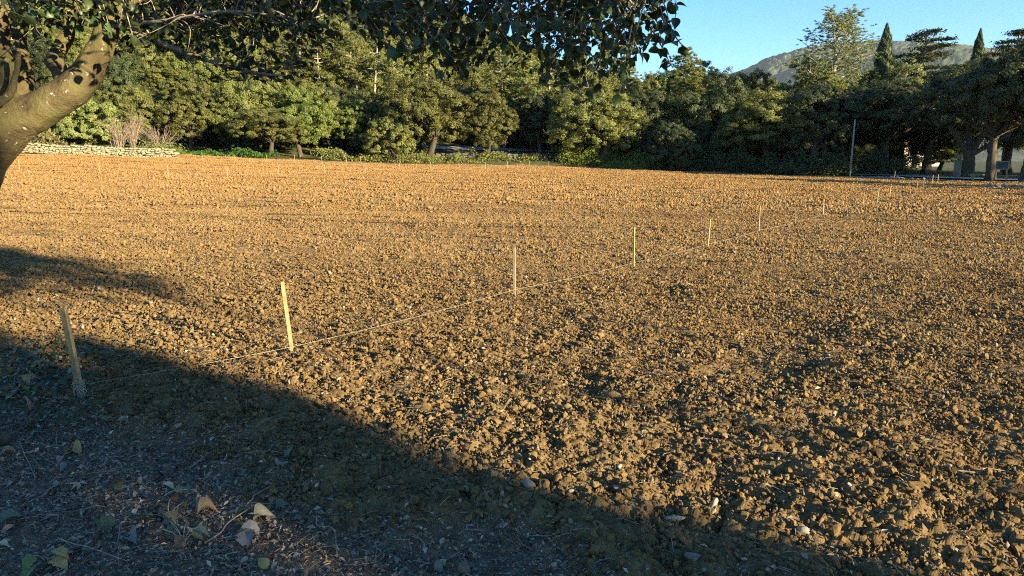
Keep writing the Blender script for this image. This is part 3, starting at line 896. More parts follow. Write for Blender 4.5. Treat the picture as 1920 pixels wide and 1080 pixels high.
# bare twiggy shrubs
def bare_shrub(px, D, h, wd, label, seed, green=False):
    g = np.random.default_rng(seed); x, y = gp(px, D)
    o = empty('bare_shrub', (x, y, float(terrain(x, y)) - 0.05)); tb = MB()
    for s in range(34):
        a = g.uniform(0, 6.28); ln = h * g.uniform(.55, 1.05); sp = wd * g.uniform(.1, .6)
        tip = np.array([math.cos(a) * sp, math.sin(a) * sp, ln]); b = np.array([g.normal(0, .12), g.normal(0, .12), 0])
        P = curve([b, b * .55 + tip * .45 + np.array([g.normal(0, .12), g.normal(0, .12), .15 * h]), tip], 5)
        tb.tube(P, np.linspace(.028, .007, len(P)), 4, cap=False)
        for q in range(7):
            b2 = P[g.integers(3, len(P))]; d = np.array([math.cos(a) * .4 + g.normal(0, .5), math.sin(a) * .4 + g.normal(0, .5), g.uniform(.4, 1.1)]) * h * .2
            tb.tube(np.array([b2, b2 + d * .5 + g.normal(0, .03, 3), b2 + d]), [.011, .009, .005], 3, cap=False)
    link('branches', tb.mesh('branches', True), M['shrub_twig'], o)
    if green:
        n = 2600; C = g.standard_normal((n, 3)) * (wd * .3, wd * .3, h * .14) + (0, 0, h * .26)
        V, Q = leaf_quads(C, sph(g, n), .075 * g.uniform(.6, 1.3, n), .04, g)
        link('leaves', MB().add(V, Q).mesh('leaves'), M['olive_leaf'], o)
    tag(o, label, 'shrub', 'bare shrubs behind the stone wall')
bare_shrub(226, 65, 2.9, 2.4, 'leafless tan shrub right of the bright bushes', 41)
bare_shrub(250, 68, 3.4, 2.2, 'taller leafless shrub between the two other twiggy shrubs', 43)
bare_shrub(300, 65, 2.4, 2.8, 'twiggy shrub with reddish tips and green base at the wall end', 42, True)

# ------------------------------------------------------------------ stone wall at the left
def stone_wall(name, A, B, h, th, course, ln, label, seed, mat='stone', parts=True):
    g = np.random.default_rng(seed)
    A = np.array(A, float); B = np.array(B, float); d = B - A; L = np.linalg.norm(d); d /= L; ang = math.atan2(d[1], d[0])
    o = empty(name, (A[0], A[1], float(terrain(*A))), 0); tag(o, label, 'wall')
    core = MB(); rows = max(1, int(round(h / course)))
    n = int(L / 0.5)
    shapes = []
    for k in range(6):
        V = np.array(ICO1[0]); s = np.sign(V) * np.abs(V) ** 0.45
        s *= 1 + 0.10 * np.sin(s @ unit(g.standard_normal(3)) * 4 + k)[:, None]
        shapes.append(mesh_np('stone', s * 0.5, None, ICO1[1])); shapes[-1].materials.append(M[mat])
    mb = MB(); cnt = 0
    for r in range(rows):
        t = g.uniform(-.2, 0)
        while t < L:
            l = ln * g.uniform(.6, 1.5); c = A + d * (t + l / 2)
            z = float(terrain(*c)) + (r + .5) * course + g.normal(0, .025) + .05 * math.sin(t * 1.3 + seed)
            sc = (l * 1.0, th * g.uniform(.8, 1.15), course * g.uniform(.8, 1.25))
            if parts and True:
                q = link('stone', shapes[int(g.integers(6))], None, o)
                q.location = (c[0] - A[0], c[1] - A[1], z - o.location.z); q.rotation_euler = (g.normal(0, .08), g.normal(0, .12), ang + g.normal(0, .12)); q.scale = sc
                cnt += 1
            t += l * 1.02
    return o
a_, b_ = gp(42, 59.5), gp(328, 61.5)
stone_wall('stone_wall', a_, b_, 0.80, 0.5, 0.16, 0.27, 'low pale dry stone wall at the left end of the field', 1)
a_, b_ = gp(770, 77.5), gp(1065, 83)
stone_wall('stone_wall', a_, b_, 0.75, 0.4, 0.25, 0.55, 'dark shaded low wall behind the undergrowth in the middle', 2, 'shaded_stone')

# path behind the trees, road at the right
def ribbon(name, pts, width, mat, dz=0.03, n=10):
    P = curve([(p[0], p[1], 0) for p in pts], n); T = np.gradient(P, axis=0); T = unit(T)
    S = np.stack([-T[:, 1], T[:, 0], T[:, 2] * 0], -1)
    w_ = np.interp(np.linspace(0, 1, len(P)), np.linspace(0, 1, len(width)), width)
    K = 7; V = []
    for k in range(K):
        q = P + S * (w_ * (k / (K - 1) - .5))[:, None]
        q[:, 2] = terrain(q[:, 0], q[:, 1]) + dz
        V.append(q)
    V = np.stack(V, 1).reshape(-1, 3); m = len(P)
    i = np.arange(m - 1)[:, None] * K + np.arange(K - 1)[None]
    Q = np.stack([i, i + 1, i + K + 1, i + K], -1).reshape(-1, 4)
    o = link(name, mesh_np(name, V, Q, None, True), M[mat]); tag(o, kind='structure')
ribbon('path', [gp(600, 84), gp(760, 85), gp(900, 87), gp(1050, 89.5), gp(1180, 91)], [2.0, 2.0], 'road', 0.12)
ribbon('road', [gp(1560, 72), gp(1700, 68), gp(1800, 62), (48, 50), (56, 36)], [3.5, 4.5, 5], 'road', 0.10)

# utility pole
def pole():
    x, y = gp(1596, 63.5); o = empty('utility_pole', (x, y, float(terrain(x, y)) - .1)); tb = MB()
    tb.tube(np.array([(0, 0, -.2), (0.02, 0, 2.4), (0.06, 0, 5.0)]), [.085, .075, .06], 10); link('post', tb.mesh('post', True), M['pale_bark'], o)
    tb = MB(); tb.tube(np.array([(0.06, 0, 5.0), (0.06, 0, 5.06)]), [.07, .04], 10); link('cap', tb.mesh('cap', True), M['iron'], o)
    tag(o, 'weathered wooden pole standing before the shaded trees at right', 'pole')
pole()

# board, bench, pillar, house at the right
def boards():
    x, y = gp(1880, 55); o = empty('notice_board', (x, y, float(terrain(x, y)) - .03), R(-25))
    for s in (-1, 1):
        tb = MB(); tb.tube(np.array([(s * .42, -.06, -.1), (s * .30, .0, 1.5)]), [.035, .03], 6); link('leg', tb.mesh('leg', True), M['wood'], o)
        tb = MB(); tb.tube(np.array([(s * .42, .45, -.1), (s * .30, .04, 1.4)]), [.03, .03], 6); link('brace', tb.mesh('brace', True), M['wood'], o)
    mb = MB(); mb.box((0, -.05, 1.28), .78, .04, .62); link('panel', mb.mesh('panel'), M['dark_panel'], o)
    mb = MB()
    for z in (.99, 1.57): mb.box((0, -.06, z), .86, .06, .05)
    for s in (-1, 1): mb.box((s * .41, -.062, 1.28), .05, .06, .53)
    link('frame', mb.mesh('frame'), M['wood'], o)
    tag(o, 'small dark notice board on pale legs beside the right trees', 'sign')
    x, y = gp(1843, 59); o = empty('stone_bench', (x, y, float(terrain(x, y)) - .03), R(-20))
    mb = MB(); mb.box((0, 0, .46), 1.7, .45, .12); link('seat', mb.mesh('seat'), M['stone'], o)
    for s in (-1, 1):
        mb = MB(); mb.box((s * .6, 0, .18), .2, .36, .44); link('leg', mb.mesh('leg'), M['stone'], o)
    tag(o, 'pale stone bench at the foot of the leaning dark trunk', 'bench')
    x, y = gp(1798, 66); o = empty('gate_pillar', (x, y, float(terrain(x, y)) - .05))
    mb = MB(); mb.box((0, 0, .75), .5, .5, 1.5); link('shaft', mb.mesh('shaft'), M['stone'], o)
    mb = MB(); mb.box((0, 0, 1.56), .64, .64, .12); link('cap', mb.mesh('cap'), M['stone'], o)
    V, T = ICO2; link('ball', mesh_np('ball', V * .26 + (0, 0, 1.86), None, T, True), M['stone'], o)
    tag(o, 'dark stone gate pillar topped by a ball left of the forked trunk', 'pillar')
    # house glimpsed between the stems
    x, y = gp(1705, 150); z0 = float(terrain(x, y)); o = empty('house', (x, y, z0), R(12))
    mb = MB(); mb.box((0, 0, 2.6), 9, 7, 5.6); link('wall', mb.mesh('wall'), M['plaster'], o)
    P = np.array([(-4.9, -3.9, 5.35), (4.9, -3.9, 5.35), (4.9, 3.9, 5.35), (-4.9, 3.9, 5.35), (-4.9, 0, 7.1), (4.9, 0, 7.1)])
    P = np.concatenate([P, P - (0, 0, .18)])
    link('roof', MB().add(P, [(0, 1, 5, 4), (2, 3, 4, 5), (7, 6, 10, 11), (9, 8, 11, 10), (0, 6, 7, 1), (2, 8, 9, 3), (3, 9, 10, 4), (4, 10, 6, 0), (1, 7, 11, 5), (5, 11, 8, 2)]).mesh('roof'), M['tile'], o)
    for k in range(3):
        mb = MB(); mb.box((-2.8 + k * 2.8, -3.52, 3.5), 1.0, .08, 1.5); wo = link('window', mb.mesh('window'), M['dark_panel'], o)
        for s in (-1, 1):
            mb = MB(); mb.box((-2.8 + k * 2.8 + s * .78, -3.55, 3.5), .5, .06, 1.5)
            link('shutter', mb.mesh('shutter'), M['wood'], wo)
    tag(o, 'pinkish house with red roof glimpsed between the shaded stems', 'house')
boards()

# forked oak at the right with heavy limbs
def forked_oak():
    x, y = gp(1816, 64); o = empty('oak_tree', (x, y, float(terrain(x, y)) - .1)); tb = MB(); g = np.random.default_rng(9)
    tb.tube(curve([(0, 0, -.2), (0.03, 0, .8), (0, 0, 2.0), (-.15, 0, 2.6)], 5), np.interp(np.linspace(0, 1, 16), [0, .2, .6, 1], [.75, .52, .46, .42]), 12, wob=.05)
    for a, b, r in (((-1.3, .1, 3.9), (-2.4, .3, 5.3), .3), ((.9, 0, 3.6), (2.2, -.2, 5.0), .32), ((1.7, .2, 2.9), (3.6, .3, 3.9), .24), ((.1, .5, 4.0), (.2, .9, 6.0), .28)):
        P = curve([(0, 0, 2.0), a, b], 7); tb.tube(P, np.linspace(r, r * .45, len(P)), 9, wob=.05)
    link('trunk', tb.mesh('trunk', True), M['bark'], o)
    mb, cs = broad_crown(91, 4.9, 3.3, 6.9, 20, 52, 90, 0.062, low=-.35); link('crown', mb.mesh('crown'), M['dark_shade_leaf'], o)
    tag(o, 'big oak with a forked trunk silhouetted beside the road', 'tree', EDGE)
forked_oak()

# rubble beside the road
def rubble(name, c, n, sx, sy, label, seed):
    g = np.random.default_rng(seed); mb = MB()
    for k in range(n):
        V, T = clod(ICO1, 700 + k % 9, .2); s = g.uniform(.07, .2)
        x = c[0] + g.normal(0, sx); y = c[1] + g.normal(0, sy)
        mb.add(V * s + (x, y, float(terrain(x, y)) + s * .4), None, T)
    o = link(name, mb.mesh(name), M['rubble']); tag(o, label, 'rubble', kind='stuff')
rubble('rubble', gp(1665, 60), 70, 1.1, .5, 'pale stones lying between field and road', 1)
rubble('rubble', gp(1905, 45), 50, 1.0, .5, 'pale rubble stones at the right end of the field', 2)

# ------------------------------------------------------------------ trees out of view towards the sun, whose shade falls into the picture
def sl(s_, l):
    """s metres towards the sun, l metres across"""
    sa, ca = math.sin(R(SUN_AZ)), math.cos(R(SUN_AZ))
    return s_ * sa - l * ca, s_ * ca + l * sa
SHADE = [('yard', 71, 46, 15, 16.5), ('yard', 80, 37, 15, 16), ('yard', 62, 54, 12, 12.5), ('yard', 87, 52, 15, 17.5), ('oak_c', 66, 36, 8, 8), ('oak_a', 60, 28, 7, 7.5),
         ('bush', *sl(18, .3), 5.0, 7.8), ('yard', *sl(23, -2.6), 7, 8.5), ('oak_b', *sl(17, -4.0), 6, 6.5), ('yard', *sl(21, -8), 8, 9), ('oak_c', 4, -14, 7, 8), ('umbrella', *sl(20, 4.3), 1.3, 8.5), ('dark_b', 52, 30, 3.4, 11), ('oak_c', 57, 22, 3.2, 11), ('dark_b', 62, 36, 4, 13), ('oak_a', 56, 15, 4, 9.5)]
def shade_trees():
    names = ['tall tree beyond the right edge by the road', 'second tall tree beyond the right edge', 'tree outside the frame beside the right end of the road', 'tallest tree outside the frame at right',
             'roundish oak outside the frame right of the field', 'smaller oak outside the frame right of the field', 'tree behind the photographer on the right', 'farther tree behind the photographer on the right',
             'low oak behind the photographer', 'large tree well behind the photographer', 'oak straight behind the photographer', 'unseen flat topped pine shaped to cast the left shade streak', 'slim oak outside the frame nearest the right end of the field', 'slim oak outside the frame, middle one', 'tallest slim oak outside the frame', 'oak outside the frame nearest the camera at right']
    for (kd, x, y, wd, h), lab in zip(SHADE, names):
        k = KIND[kd]; bb = bbox_of(k)
        W = np.percentile(bb[:, 0], 99.5) - np.percentile(bb[:, 0], .5); H = np.percentile(bb[:, 2], 99.8)
        place(kd, 'shade_tree', x, y, wd / W, h / H, label=lab, cat='tree', group='trees around the field out of view')
shade_trees()

# ------------------------------------------------------------------ mountain
def mountain():
    D0 = 4500.0
    az = np.radians(np.linspace(6, 44, 440)); rr = np.linspace(2550, 5300, 120)
    A, Rr = np.meshgrid(az, rr)
    px = 960 + FPX * np.tan(A)
    crest = np.interp(px, [1000, 1200, 1300, 1371, 1420, 1480, 1545, 1600, 1660, 1750, 1850, 1920, 2100, 2500], [175, 165, 158, 143, 121, 106, 97, 90, 92, 96, 107, 118, 135, 150])
    H = (301 - crest) / FPX * D0 + 1.6
    prof = sstep(2700, D0, Rr) * (1 - 0.4 * sstep(D0, 5300, Rr))
    x = np.sin(A) * Rr; y = np.cos(A) * Rr
    H = H * np.cos(A)
    z = H * prof + fbm(x * .0025, y * .0025, 80, 5) * 120 * sstep(2700, 3400, Rr) * (1 - sstep(D0 - 700, D0, Rr)) + lumps(x / 22, y / 22, 81) * 15 * prof + lumps(x / 70, y / 70, 83) * 13 * prof - 14
    n, m = A.shape
    i = np.arange(n - 1)[:, None] * m + np.arange(m - 1)[None]
    Q = np.stack([i, i + 1, i + m + 1, i + m], -1).reshape(-1, 4)
    me = mesh_np('mountain', np.stack([x, y, z], -1).reshape(-1, 3), Q, None, False)
    m_, nt, b = mat_new('mountain_wood')
    P = pos(nt, 'World')
    c = ramp(nt, noise(nt, P, 0.004, 6, 0.65), [(0.35, (0.04, 0.055, 0.028)), (0.5, (0.07, 0.08, 0.045)), (0.62, (0.13, 0.125, 0.09)), (0.75, (0.20, 0.19, 0.15))])
    c = mixc(nt, 0.55, c, ramp(nt, noise(nt, P, 0.04, 4, 0.7), [(0.35, (0.35, 0.42, 0.30)), (0.6, (1, 1, 1))]), 'MULTIPLY')
    nt.links.new(c, b.inputs['Base Color']); b.inputs['Roughness'].default_value = 1.0; b.inputs['Specular IOR Level'].default_value = 0.0
    me.materials.append(m_)
    o = link('mountain', me); tag(o, kind='structure')
mountain()

# ------------------------------------------------------------------ stakes and strings
def stake(name, base, top, wd, th, label, group, turn=0.0):
    base = Vector(base); top = Vector(top); ax = (top - base); L = ax.length
    o = empty(name, base); mb = MB()
    q = ax.to_track_quat('Z', 'Y').to_matrix() @ Matrix.Rotation(turn, 3, 'Z')
    P = []
    for z, s in ((-0.12, .55), (0.0, 1.0), (L * .5, .98), (L - .012, .97), (L, .80)):
        for sx, sy in ((-1, -1), (1, -1), (1, 1), (-1, 1)):
            P.append(q @ Vector((sx * wd / 2 * s + (z * .004), sy * th / 2 * s, z)))
    P = np.array([list(p) for p in P])
    Q = [(r * 4 + k, r * 4 + (k + 1) % 4, r * 4 + 4 + (k + 1) % 4, r * 4 + 4 + k) for r in range(4) for k in range(4)] + [(16, 17, 18, 19), (3, 2, 1, 0)]
    link('shaft', MB().add(P, Q).mesh('shaft'), M['wood'], o)
    tag(o, label, 'stake', group)
    return o

ORD = ['first', 'second', 'third', 'fourth', 'fifth', 'sixth', 'seventh', 'eighth', 'ninth', 'tenth', 'eleventh', 'twelfth', 'thirteenth', 'fourteenth', 'fifteenth', 'sixteenth', 'seventeenth', 'eighteenth', 'nineteenth', 'twentieth']
def run_string(name, P, r, label, sag=0.03, zr=None):
    mb = MB(); pts = []
    for a, b in zip(P[:-1], P[1:]):
        a = np.array(a); b = np.array(b)
        for t in np.linspace(0, 1, 9)[:-1]:
            p = a * (1 - t) + b * t; p[2] -= sag * 4 * t * (1 - t) * np.linalg.norm(b - a) / 3.2
            pts.append(p)
    pts.append(np.array(P[-1]))
    mb.tube(np.array(pts), r, 5)
    o = link(name, mb.mesh(name, True), M['string']); tag(o, label, 'string', 'strings marking the plots')
    return o

# near line: first stake leans, the rest stand 3.2 m apart
G1 = 'wooden stakes along the near string'
b0 = on_ground(154, 752); t0 = at(118, 578, b0.y * 1.02)
d0 = 4.9
t0 = at(118, 578, d0 - 0.1)
stake('wooden_stake', b0, t0, .052, .022, 'leaning near stake with white string tied round its foot', G1, R(20))
line = [Vector((b0.x + .005, b0.y - 0.02, b0.z + .115))]
base2 = at(551, 662, 6.1)
DX, DZ = 0.30491411 * 6.1, 0.43252005 * 6.1
X0 = -0.29948635 * 6.1
tops = {0: (542, 522, .039), 1: (964, 472, .028), 2: (1190, 440, .027)}
for k in range(17):
    D = 6.1 + DZ * k; X = X0 + DX * k
    # the line climbs and dips with the ground: take the ground point below it
    yy = D * CT - (EYE - 0.0 - D * ST) * 0.0
    # iterate for the ground point at this depth
    z = 0.0
    for it in range(4):
        yc = (z - EYE + D * ST) / CT
        Y = D * CT + yc * ST
        z = float(terrain(X, Y))
    h = 0.62 if k < 3 else (0.60 if k in (4, 9) else 0.56)
    hvar = [0, -.0, .01, .0, .05, -.17, -.02, -.08, -.03, -.03, .0, -.02, .0, .01, .03, 0, 0][k]
    lean = rnd.gauss(0, .02)
    b = Vector((X, Y, z)); 
    if k == 0:
        tp = b + Vector((-0.055, .0, .635))
    else:
        tp = b + Vector((lean + (0.015 if k == 2 else 0), rnd.gauss(0, .02), h + hvar))
    wd = tops[k][2] if k in tops else .026
    lab = ('thickest upright stake, %s along the near string after the leaning one' if k == 0 else 'thin stake, %s along the near string after the leaning one') % ORD[k]
    stake('wooden_stake', b, tp, wd, wd * .6, lab, G1, rnd.uniform(-.4, .4))
    line.append(Vector((X + .012, Y - .025, z + 0.10 + rnd.uniform(-.01, .03))))
s1 = run_string('string', line, .0015, 'pale string running along the near row of stakes', .02)
# loose white tie at the first stake
tb = MB(); g = np.random.default_rng(3)
for k in range(4):
    zz = .085 + k * .014; a = np.linspace(0, 6.4, 18)
    c = np.array(b0) + (np.array(t0) - np.array(b0)) * (zz / .64)
    tb.tube(np.stack([c[0] + .036 * np.cos(a), c[1] + .026 * np.sin(a), c[2] + .004 * np.sin(a * 2 + k)], -1), .0034, 5)
for k in range(5):
    c = np.array(line[0]) + (0, -.02, 0); e = c + np.array([g.uniform(-.01, .04), g.uniform(-.04, -.01), g.uniform(-.11, -.04)])
    tb.tube(curve([c, (c + e) / 2 + g.normal(0, .018, 3), e], 6), .003, 5)
link('knot', tb.mesh('knot', True), M['string'], s1)

# second row, running away to the right in the distance
def far_row(spec, group, what, cat_label, r):
    line = []
    for k, (px, D) in enumerate(spec):
        z = 0; X = (px - 960) / FPX * D
        for it in range(4):
            yc = (z - EYE + D * ST) / CT; Y = D * CT + yc * ST; z = float(terrain(X, Y))
        stake('wooden_stake', (X, Y, z), (X + rnd.gauss(-.015, .02), Y, z + .64 + rnd.gauss(0, .03)), .036, .03, '%s stake from the left in the %s' % (ORD[k], what), group, rnd.uniform(-.5, .5))
        line.append(Vector((X, Y - .03, z + .2)))
    run_string('string', line, r, cat_label, .0)
far_row([(37, 40.5), (188, 39.5), (316, 38.5), (427, 39.5), (523, 43), (609, 46), (685, 50), (750, 54), (808, 57), (861, 60), (910, 63.5), (952, 67), (993, 71), (1028, 75), (1054, 78)],
        'stakes of the row crossing the back of the field', 'row crossing the back of the field', 'thin string of the row crossing the back of the field', .003)
far_row([(139, 57), (230, 57.5), (381, 59), (442, 60), (501, 61.5), (553, 63), (604, 64.5), (650, 66), (677, 67)],
        'stakes of the farthest row', 'farthest row before the wall and trees', 'thin string of the farthest row before the trees', .003)
for k, (px, D) in enumerate([(1741, 47), (1752, 49.5), (1762, 51), (1680, 60.5)]):
    p = gp(px, D); z = float(terrain(*p))
    stake('wooden_stake', (p[0], p[1], z), (p[0] + .02, p[1], z + .62), .035, .03, '%s shaded stake before the road at right, counting from the field' % ORD[k] if k < 3 else 'lone pale stake standing in the rubble', 'shaded stakes by the road')

# ------------------------------------------------------------------ foreground litter
TAN, GREY, DARK, PALE = (0.40, 0.245, 0.13), (0.32, 0.25, 0.19), (0.11, 0.068, 0.042), (0.58, 0.45, 0.31)
def tint(me, cols, per):
    c = np.ones((len(cols) * per, 4), np.float32); c[:, :3] = np.repeat(np.asarray(cols), per, 0)
    a = me.color_attributes.new('tint', 'FLOAT_COLOR', 'POINT'); a.data.foreach_set('color', c.ravel())

def litter():
    n = 210000
    y = RG.uniform(1.6, 6.2, n); x = RG.uniform(-4.6, 2.2, n)
    t = tilled(x, y)
    k = (RG.uniform(0, 1, n) < np.clip(1.05 - t, 0.04, 1)) & (np.abs(x) < 0.76 * y + 0.6)
    x, y = x[k], y[k]; n = len(x)
    C = np.stack([x, y, ground(x, y) + RG.uniform(.001, .014, n)], -1)
    nn = unit(RG.standard_normal((n, 3)) * .45 + (0, 0, 1))
    l = np.clip(np.exp(RG.normal(math.log(.0078), .5, n)), .003, .024)
    V, Q = leaf_quads(C, nn, l, l * RG.uniform(.18, .6, n), RG)
    V = V.reshape(n, 4, 3); V[:, 1, 2] += l * .25; V[:, 3, 2] += l * .25; V = V.reshape(-1, 3)
    me = mesh_np('leaf_litter', V, Q)
    pal = np.array([TAN, GREY, GREY, DARK, DARK, PALE, (0.19, 0.135, 0.095), (0.34, 0.265, 0.20)])
    tint(me, pal[RG.integers(0, len(pal), n)] * RG.uniform(.6, 1.25, (n, 1)), 4)
    o = link('leaf_litter', me, M['litter']); tag(o, 'crumbled grey brown leaf litter covering the near left ground', 'leaf litter', kind='stuff')
    # fine twigs and straw
    mb = MB(); cols = []; m = 2600
    for q in range(m):
        yy = RG.uniform(1.6, 6.5); xx = RG.uniform(-.85, .7) * yy
        tt = float(tilled(np.array([xx]), np.array([yy]))[0])
        if RG.uniform() < tt * .75: continue
        L = float(np.clip(RG.normal(.07, .04), .02, .2)); a = RG.uniform(0, 6.28); z = float(ground(np.array([xx]), np.array([yy]))[0]) + .012
        d = np.array([math.cos(a), math.sin(a), RG.normal(0, .15)]) * L
        P = np.array([(xx, yy, z) - d / 2, (xx + RG.normal(0, .012), yy + RG.normal(0, .012), z + .008), (xx, yy, z) + d / 2])
        mb.tube(curve(P, 3), RG.uniform(.0009, .0024), 4, cap=False); cols.append(1)
    o = link('straw_bits', mb.mesh('straw_bits', True), M['twig']); tag(o, 'thin dry stalks strewn over the near ground', 'stalks', kind='stuff')
litter()

def pebbles():
    shapes = []; cols = [(0.26, 0.21, 0.145), (0.21, 0.18, 0.14), (0.31, 0.25, 0.175), (0.19, 0.135, 0.08), (0.36, 0.30, 0.22)]
    for k in range(10):
        V, T = clod(ICO2 if k < 5 else ICO1, 800 + k, .10); me = mesh_np('pebble_shape', V * (1.1, .8, .8), None, T, True); tint(me, [cols[k % 5]], len(V)); shapes.append(me)
    n = 1700; y = np.sqrt(RG.uniform(1.6 ** 2, 11 ** 2, n)); x = RG.uniform(-.85, .85, n) * y
    s = np.clip(np.exp(RG.normal(math.log(.0085), .45, n)), .004, .024)
    rot = RG.uniform(-3, 3, (n, 3)); P = np.stack([x, y, ground(x, y) + .012 + s * .4], -1)
    o = scatter('pebbles', P, rot, np.repeat(s[:, None], 3, 1), RG.integers(0, 10, n), shapes, M['pebble']); tag(o, 'small pale pebbles strewn over soil and litter', 'pebbles', kind='stuff')
    big = [(334, 817, .030, 'pale round stone in the shaded soil left of centre'), (990, 933, .036, 'flat pale stone in the shade near the bottom centre'), (785, 828, .022, 'whitish stone at the shadow edge, centre'),
           (848, 866, .026, 'rounded stone in the shaded soil below centre'), (1018, 957, .025, 'small tan stone just right of the flat pale one'), (872, 936, .028, 'larger brown stone, lower centre shade'),
           (232, 802, .03, 'smooth grey stone near the first stake'), (1262, 982, .03, 'pale stone at the bottom, right of centre'), (822, 1068, .034, 'white stone at the very bottom edge'),
           (870, 1072, .03, 'grey white stone right of the white one at the bottom edge'), (1158, 925, .022, 'small pale stone amid the shaded clods right of centre'), (619, 971, .016, 'tiny white stone near the straight twig'),
           (1505, 1008, .03, 'pale stone in the lower right shade'), (1296, 1060, .03, 'round stone at the bottom, lower right of centre'), (553, 876, .016, 'small white stone by the blue grey leaf'), (990, 930, .0, '')]
    for q, (px, py, r, lab) in enumerate(big):
        if r == 0: continue
        p = on_ground(px, py); V, T = clod(ICO2, 820 + q, .12)
        me = mesh_np('stone', V * (r * 1.1, r * .85, r * .75), None, T, True); tint(me, [cols[(q * 2) % 5]], len(V))
        o = link('stone', me, M['pebble']); o.location = (p.x, p.y, float(ground(np.array([p.x]), np.array([p.y]))[0]) + r * .45); o.rotation_euler = (rnd.uniform(-.4, .4), rnd.uniform(-.4, .4), rnd.uniform(0, 6))
        tag(o, lab, 'stone', 'distinct stones in the near ground')
pebbles()

# leaf shapes: outline as (along, half width); the blade folds along the midrib and curls
def leaf_mesh(name, outline, L, fold=0.25, curl=0.3, lobes=0):
    a = np.array(outline, float); n = len(a); V = []; 
    for s, wv in a:
        z = -curl * (s - .4) ** 2
        V += [(s * L, wv * L, (z + fold * wv) * L), (s * L, wv * L * .5, (z + fold * wv * .35) * L), (s * L, 0, z * L), (s * L, -wv * L * .5, (z + fold * wv * .35) * L), (s * L, -wv * L, (z + fold * wv) * L)]
    Q = [(i * 5 + k, i * 5 + k + 1, i * 5 + k + 6, i * 5 + k + 5) for i in range(n - 1) for k in range(4)]
    return np.array(V), np.array(Q)
OVATE = [(0, .015), (.08, .22), (.25, .36), (.45, .37), (.65, .27), (.82, .12), (1.0, .004)]
IVY = [(0, .03), (.03, .30), (.14, .47), (.24, .33), (.40, .42), (.50, .30), (.70, .17), (.86, .07), (1.0, .004)]
OAKL = [(0, .02), (.12, .14), (.3, .22), (.5, .25), (.7, .2), (.88, .1), (1, .01)]

LEAFCOL = {'tan': (0.30, 0.21, 0.13), 'grey': (0.20, 0.19, 0.175), 'yellow': (0.38, 0.26, 0.09), 'green': (0.12, 0.16, 0.05), 'olive': (0.13, 0.12, 0.055), 'teal': (0.11, 0.14, 0.085),
           'brown': (0.12, 0.075, 0.045), 'cream': (0.50, 0.38, 0.23), 'blue grey': (0.19, 0.17, 0.15), 'orange': (0.42, 0.20, 0.10), 'pink tan': (0.40, 0.25, 0.17)}
FALLEN = [(139, 853, 44, 'yellow', 'curled'), (114, 869, 36, 'tan', 'flat'), (121, 886, 30, 'grey', 'flat'), (143, 922, 36, 'pink tan', 'upright'), (236, 886, 30, 'green', 'upright'), (183, 873, 28, 'olive', 'flat'),
          (312, 897, 46, 'brown', 'curled'), (317, 920, 36, 'cream', 'flat'), (346, 926, 44, 'teal', 'flat'), (221, 924, 42, 'olive', 'upright'), (200, 953, 46, 'brown', 'flat'), (206, 990, 50, 'olive', 'flat'),
          (244, 1022, 50, 'blue grey', 'curled'), (155, 1041, 46, 'teal', 'flat'), (30, 977, 60, 'teal', 'flat'), (64, 940, 26, 'grey', 'flat'), (20, 860, 40, 'tan', 'curled'),
          (392, 966, 54, 'tan', 'curled'), (451, 972, 36, 'olive', 'flat'), (508, 949, 34, 'tan', 'upright'), (530, 958, 34, 'teal', 'flat'), (494, 980, 50, 'cream', 'curled'), (464, 1008, 70, 'grey', 'curled'),
          (464, 1031, 54, 'blue grey', 'flat'), (528, 887, 44, 'blue grey', 'flat'), (540, 872, 34, 'teal', 'upright'), (464, 859, 26, 'cream', 'flat'), (494, 1074, 36, 'yellow', 'flat'), (557, 985, 28, 'olive', 'flat'),
          (60, 768, 36, 'orange', 'curled'), (75, 760, 30, 'pink tan', 'flat'), (258, 936, 30, 'pink tan', 'flat'), (205, 795, 30, 'green', 'flat'), (8, 1032, 30, 'cream', 'flat'), (14, 1000, 30, 'orange', 'flat')]
WHERE = ['beside the bottom left litter', 'lying among the litter']
LM = {}
for nm, c in LEAFCOL.items():
    LM[nm] = plain('fallen_%s_leaf' % nm.replace(' ', '_'), tuple(v * .7 for v in c), tuple(min(1, v * 1.2) for v in c), 25, 0.7, 0.001, 120, 0.3, coords='World')
def fallen():
    seen = {}
    for q, (px, py, size, colr, pose) in enumerate(FALLEN):
        p = on_ground(px, py); dist = math.hypot(p.y, EYE) 
        L = size / FPX * dist * .75
        V, Q = leaf_mesh('leaf', [OVATE, OAKL, IVY][q % 3], L, .5 if pose != 'curled' else 1.3, .8 if pose == 'flat' else 1.6)
        V = V - (L * .5, 0, 0)
        o = link('fallen_leaf', mesh_np('fallen_leaf', V, Q, None, True), LM[colr])
        o.location = (p.x, p.y, float(ground(np.array([p.x]), np.array([p.y]))[0]) + (.022 if pose != 'upright' else L * .45))
        o.rotation_euler = (rnd.gauss(0, .3), rnd.gauss(0, .25) if pose != 'upright' else rnd.choice((-1, 1)) * rnd.uniform(.9, 1.4), rnd.uniform(0, 6.28))
        seen[colr] = seen.get(colr, 0) + 1
        col_n = sorted([f[0] for f in FALLEN if f[3] == colr]).index(px)
        tot = sum(1 for f in FALLEN if f[3] == colr)
        lab = '%s %s fallen leaf, %s from the left of its colour' % (pose, colr, ORD[col_n])
        tag(o, lab, 'fallen leaf', 'large fallen leaves on the near ground')
fallen()

